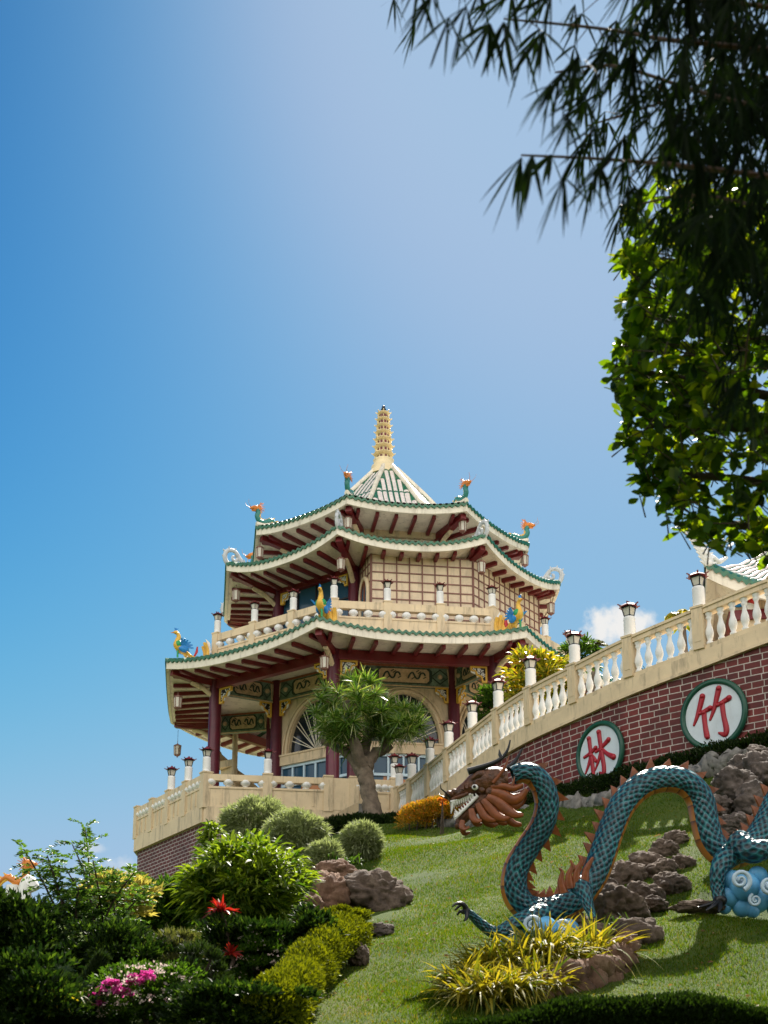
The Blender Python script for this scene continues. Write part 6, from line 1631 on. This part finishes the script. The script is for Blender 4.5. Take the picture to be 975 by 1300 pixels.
# bamboo overhead at the right
def bamboo():
    g = hz(3.4, 5.4); t = thing('bamboo_clump', 'bamboo leaning in overhead from the right with hanging dark leaves', 'bamboo', (3.4, 5.4, g))
    m = MB()
    for i in range(8):
        x0, y0 = 3.0 + .22 * i % 1.3, 4.6 + .35 * (i % 5); x0 = 2.9 + (i * .37) % 1.2
        q = smooth_path([(x0, y0, g - .2), (x0 - .05, y0, 2.0), (x0 - .25, y0, 4.2), (x0 - .8 - .1 * i, y0 + .1, 6.0), (x0 - 1.7 - .15 * i, y0 + .2, 6.9)], 7)
        m.tube([Vector(a) for a in q], [.035 * (1 - .75 * j / len(q)) + .004 for j in range(len(q))], 8)
        for j in range(3, len(q), 2): a = Vector(q[j]); m.tube([a - Vector((0, 0, .012)), a, a + Vector((0, 0, .012))], [.036 * (1 - .7 * j / len(q)) + .006] * 3, 8)
    canes = [((1060, 235), (880, 212), (765, 202), (662, 197)), ((1060, 70), (860, 52), (760, 36), (640, 24)), ((1060, 160), (900, 120), (780, 84), (705, 92)), ((1060, 20), (820, -10), (640, -24), (520, -8)), ((1060, 300), (960, 262), (880, 248), (800, 262)), ((1060, 120), (940, 95), (840, 130), (745, 160)),
             ((1060, 190), (980, 170), (900, 176), (820, 206)), ((1080, 330), (1010, 340), (960, 380), (945, 470))]
    B, D, LL, WW = [], [], [], []
    def fan(c, k, L, W, lean=-.25, sp=.55):
        for j in range(k):
            a = random.uniform(-1, 1); d = np.array([lean + a * sp, random.uniform(-.45, .45), -1 + .35 * abs(a)]); B.append(np.array(c)); D.append(d); LL.append(L * random.uniform(.7, 1.15)); WW.append(W * random.uniform(.75, 1.15))
    for ci, cn in enumerate(canes):
        Y = 4.3 + .28 * ci; q = smooth_path([(x, y) for x, y in cn], 9); pts = [at(x, y, Y + .03 * i) for i, (x, y) in enumerate(q)]; m.tube(pts, [.011 * (1 - .8 * i / len(pts)) + .002 for i in range(len(pts))], 6)
        for i in range(4, len(pts)):
            if random.random() < (.62 if pts[i].x / pts[i].y * F + 487 > 770 else .30):
                o = pts[i]; tipd = Vector((random.uniform(-.16, .06), random.uniform(-.1, .1), random.uniform(-.16, .04))); e = o + tipd; m.tube([o, e], [.004, .002], 4, cap=False); fan(e, random.randint(5, 9), .19, .018)
    special = [((548, -6), 9, .20, .017), ((570, 22), 8, .18, .016), ((585, 44), 6, .16, .016), ((592, 8), 8, .2, .018), ((530, -20), 7, .2, .016), ((622, 30), 6, .23, .030), ((640, 28), 5, .22, .032), ((690, 40), 9, .24, .022), ((668, 60), 7, .2, .018), ((712, 92), 9, .2, .018), ((735, 70), 9, .24, .022), ((700, 108), 7, .17, .014),
               ((662, 200), 7, .27, .032), ((676, 197), 6, .25, .034), ((700, 196), 5, .16, .026), ((716, 225), 9, .20, .018), ((735, 190), 9, .2, .018), ((722, 150), 9, .17, .015), ((742, 120), 9, .2, .018), ((760, 205), 9, .2, .018), ((806, 235), 9, .17, .017), ((792, 175), 9, .24, .022), ((770, 60), 9, .26, .024), ((650, -10), 9, .22, .02), ((610, -14), 9, .22, .02), ((700, -5), 9, .25, .022), ((940, 480), 9, .30, .02), ((952, 500), 7, .28, .02), ((850, 330), 8, .3, .022), ((880, 350), 8, .3, .022)]
    for (x, y), k, L, W in special: fan(at(x, y, random.uniform(4.0, 4.8)), k, L, W)
    cnt = 0
    while cnt < 500:
        x, y = random.uniform(735, 1100), random.uniform(-140, 380)
        dens = min(1, max(.0, (x - 752 - max(0, y - 160) * .5) / 130))
        if random.random() > dens: continue
        fan(at(x, y, random.uniform(4.2, 6.6)), random.randint(6, 10), random.uniform(.18, .28), .021, -.15); cnt += 1
    for _ in range(45):
        x, y = random.uniform(500, 760), random.uniform(-150, -45); fan(at(x, y, random.uniform(4.2, 5.2)), 8, .2, .018)
    for _ in range(170): fan(at(random.uniform(1080, 1500), random.uniform(-420, 200), random.uniform(4.2, 6.2)), 8, .24, .02)
    B, D = np.array(B), np.array(D); n = len(B)
    V, Fq = strips(B, D, np.array(LL) * 1.08, np.array(WW) * .68, rng.uniform(0, .25, n), 4, [.35, .9, 1, .7, .05], side=np.cross(nrm(D), rng.normal(size=(n, 3)) * .6 + np.array([0, 1.0, 0])))
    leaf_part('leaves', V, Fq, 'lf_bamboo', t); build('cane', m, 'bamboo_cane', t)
bamboo()

# lawn blades
def lawn():
    n = 330000; x = rng.uniform(-1.6, 9.0, n * 2); u = rng.random(n * 2); y = 11.6 + (34.5 - 11.6) * u ** 1.5
    wl_ = np.array([(p.x, p.y) for p in curve_pts(.5, 0, 3)]); lim = np.interp(x, wl_[:, 0], wl_[:, 1], left=36); pn = np.array([noise.fractal(Vector((a * .55, b * .55, 3.3)), 1.0, 2.0, 4) for a, b in zip(x, y)]); keep = (pn + .75 > rng.random(n * 2) * .9) & (y < lim) & (x > -1.5 + .035 * (y - 12)); x, y = x[keep][:n], y[keep][:n]; n = len(x)
    z = hz_arr(x, y) + ground_bumps(x, y) - .005
    nz = np.array([noise.noise(Vector((a * .9, b * .9, 0))) for a, b in zip(x[::1], y[::1])]) if n < 400000 else 0
    h = .034 * rng.uniform(.5, 1.5, n) * (1 + .5 * nz); w = .0055 * (1 + .03 * (y - 12)) * rng.uniform(.7, 1.3, n)
    a = rng.uniform(0, 2 * PI, n); lean = rng.normal(size=(n, 2)) * .45
    b = np.stack([x, y, z], 1); sd = np.stack([np.cos(a), np.sin(a) * .6, 0 * a], 1) * w[:, None]
    tip = b + np.stack([lean[:, 0] * h, lean[:, 1] * h, h], 1)
    V = np.stack([b - sd, b + sd, tip], 1).reshape(-1, 3); Fq = np.arange(n * 3).reshape(-1, 3)
    me = raw_mesh('grass', V, Fq, None, ['grass'], False); o = bpy.data.objects.new('grass', me); link(o); tag(o, 'short sunlit mown lawn grass on the slope', 'grass', kind='stuff')
lawn()
def litter():
    n = 420; x = rng.uniform(-1.0, 8.0, n); y = 12 + 16 * rng.random(n); z = hz_arr(x, y) + ground_bumps(x, y) + .035
    d = dirs_rand(n); d[:, 2] *= .25; V, Fq = kites(np.stack([x, y, z], 1), d, .07 * rng.uniform(.6, 1.4, n), .032)
    me = raw_mesh('fallen_leaves', V, Fq, None, ['lf_litter']); o = bpy.data.objects.new('fallen_leaves', me); link(o); tag(o, 'dry fallen leaves and small weeds scattered on the lawn', 'leaves', kind='stuff')
litter()

# trees added out of view behind the viewer, to shade the near slope
def unseen_shade_trees():
    n = 15000; x = rng.uniform(-28, 26, n); top = 16.5 + 2.2 * np.sin(x * .55) + 1.3 * np.sin(x * 1.7 + 1) + rng.normal(size=n) * .5
    z = -2.0 + (top + 2.0) * rng.random(n) ** .8; y = -5.5 - .012 * x ** 2 + rng.normal(size=n) * 1.1
    V, Fq = kites(np.stack([x, y, z], 1), nrm(rng.normal(size=(n, 3)) + np.array([0, .4, -.2])), .95 * rng.uniform(.6, 1.3, n), .55)
    me = raw_mesh('unseen_shade_trees', V, Fq, None, ['lf_hedge']); o = bpy.data.objects.new('unseen_shade_trees', me); link(o); tag(o, 'added dark tree belt behind the viewer, shading the near slope', 'trees', kind='stuff')
unseen_shade_trees()

# ---------------------------------------------------------------- sky, sun, camera
SUN_AZ, SUN_EL = math.radians(14), math.radians(49)
sd = Vector((math.sin(SUN_AZ) * math.cos(SUN_EL), math.cos(SUN_AZ) * math.cos(SUN_EL), math.sin(SUN_EL)))
li = bpy.data.lights.new('sun', 'SUN'); li.energy = SUN_E; li.angle = math.radians(.53); li.color = (1, .93, .82)
so_ = bpy.data.objects.new('sun', li); link(so_); so_.rotation_euler = sd.to_track_quat('Z', 'Y').to_euler(); so_.location = sd * 100
w = bpy.data.worlds.new('World'); scene.world = w; w.use_nodes = True; nt = w.node_tree; bgn = nt.nodes['Background']
sky = nt.nodes.new('ShaderNodeTexSky'); sky.sky_type = 'NISHITA'; sky.sun_disc = False; sky.sun_elevation = SUN_EL; sky.sun_rotation = SUN_AZ; sky.air_density = AIR; sky.dust_density = DUST; sky.ozone_density = OZ; sky.altitude = 100
tc = nt.nodes.new('ShaderNodeTexCoord')
def cloud(px, py, hw, hh, strength, thr, prev):
    """soft cumulus: noise inside an oval patch of the sky, by direction"""
    f = at(px, py, 100).normalized(); r = f.cross(Vector((0, 0, 1))).normalized(); u = r.cross(f)
    def dot(v):
        d = nt.nodes.new('ShaderNodeVectorMath'); d.operation = 'DOT_PRODUCT'; d.inputs[1].default_value = v; nt.links.new(tc.outputs['Generated'], d.inputs[0]); return d.outputs['Value']
    def mth(op, a, b=None):
        n = nt.nodes.new('ShaderNodeMath'); n.operation = op
        for i, x in enumerate((a, b)):
            if x is None: continue
            if isinstance(x, (int, float)): n.inputs[i].default_value = x
            else: nt.links.new(x, n.inputs[i])
        return n.outputs[0]
    a = mth('DIVIDE', dot(r), hw / F); b = mth('DIVIDE', dot(u), hh / F); rr = mth('ADD', mth('MULTIPLY', a, a), mth('MULTIPLY', b, b)); fall = mth('SUBTRACT', 1.0, rr)
    front = mth('GREATER_THAN', dot(f), .5)
    n = nt.nodes.new('ShaderNodeTexNoise'); n.inputs['Scale'].default_value = 38; n.inputs['Detail'].default_value = 8; n.inputs['Roughness'].default_value = .55; nt.links.new(tc.outputs['Generated'], n.inputs['Vector'])
    v = mth('ADD', fall, mth('MULTIPLY', mth('SUBTRACT', n.outputs['Fac'], .5), 3.4))
    mr = nt.nodes.new('ShaderNodeMapRange'); mr.interpolation_type = 'SMOOTHSTEP'; mr.inputs['From Min'].default_value = thr; mr.inputs['From Max'].default_value = thr + .75; mr.inputs['To Max'].default_value = strength; nt.links.new(v, mr.inputs['Value'])
    mx = nt.nodes.new('ShaderNodeMixRGB'); mx.inputs['Color2'].default_value = (CLOUD, CLOUD * .98, CLOUD * .95, 1); nt.links.new(mth('MULTIPLY', mr.outputs[0], front), mx.inputs['Fac']); nt.links.new(prev, mx.inputs['Color1']); return mx.outputs['Color']
def mth(op, a, b=None):
    n = nt.nodes.new('ShaderNodeMath'); n.operation = op
    for i, x in enumerate((a, b)):
        if x is None: continue
        if isinstance(x, (int, float)): n.inputs[i].default_value = x
        else: nt.links.new(x, n.inputs[i])
    return n.outputs[0]
# deep tropical blue: each channel of the sky on its own response curve
sep = nt.nodes.new('ShaderNodeSeparateColor'); cmb = nt.nodes.new('ShaderNodeCombineColor'); nt.links.new(sky.outputs['Color'], sep.inputs[0])
for i, (a, p, cap) in enumerate(GRADE):
    nt.links.new(mth('MULTIPLY', mth('SUBTRACT', 1.0, mth('EXPONENT', mth('MULTIPLY', mth('POWER', sep.outputs[i], p), -a))), cap), cmb.inputs[i])
# bright clouds added unseen behind the viewer, as fill for the shaded facade
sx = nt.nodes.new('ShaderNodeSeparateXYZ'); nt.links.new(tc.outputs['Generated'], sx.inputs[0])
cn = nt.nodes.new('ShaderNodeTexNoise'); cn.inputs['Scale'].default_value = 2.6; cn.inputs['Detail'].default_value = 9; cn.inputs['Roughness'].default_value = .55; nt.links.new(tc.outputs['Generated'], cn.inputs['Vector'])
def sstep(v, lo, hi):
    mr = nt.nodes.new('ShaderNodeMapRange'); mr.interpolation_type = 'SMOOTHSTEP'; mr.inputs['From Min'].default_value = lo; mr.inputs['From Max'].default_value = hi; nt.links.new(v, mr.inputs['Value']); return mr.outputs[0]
fill_cloud = mth('MULTIPLY', mth('MULTIPLY', sstep(cn.outputs['Fac'], .38, .50), sstep(mth('MULTIPLY', sx.outputs[1], -1), .02, .35)), sstep(sx.outputs[2], -.02, .08))
bm_x = nt.nodes.new('ShaderNodeMixRGB'); bm_x.inputs['Color2'].default_value = (FILL_CLOUD, FILL_CLOUD * .97, FILL_CLOUD * .93, 1); nt.links.new(fill_cloud, bm_x.inputs['Fac']); nt.links.new(cmb.outputs[0], bm_x.inputs['Color1'])
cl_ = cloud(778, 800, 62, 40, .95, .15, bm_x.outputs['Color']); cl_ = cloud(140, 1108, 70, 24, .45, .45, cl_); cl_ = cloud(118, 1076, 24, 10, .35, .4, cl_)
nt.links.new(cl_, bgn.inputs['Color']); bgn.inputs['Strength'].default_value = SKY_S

cam = bpy.data.cameras.new('camera'); co = bpy.data.objects.new('camera', cam); link(co); scene.camera = co
co.location = (0, 0, 0); co.rotation_euler = (PI / 2 + TILT, 0, 0)
cam.sensor_fit = 'VERTICAL'; cam.sensor_height = 36; cam.lens = 36 * F / 1300; cam.shift_y = (CY - 650) / 1300
cam.clip_start = .05; cam.clip_end = 5000
cam.dof.use_dof = True; cam.dof.focus_distance = 27; cam.dof.aperture_fstop = 2.6
scene.view_settings.view_transform = 'Standard'; scene.view_settings.look = 'None'; scene.view_settings.exposure = EXPO; scene.view_settings.gamma = 1
scene.cycles.max_bounces = 8; scene.cycles.transparent_max_bounces = 8
for o in list(scene.objects):
    if o.type == 'EMPTY' and o.get('label') == 'x': print('UNPLACED', o.name)
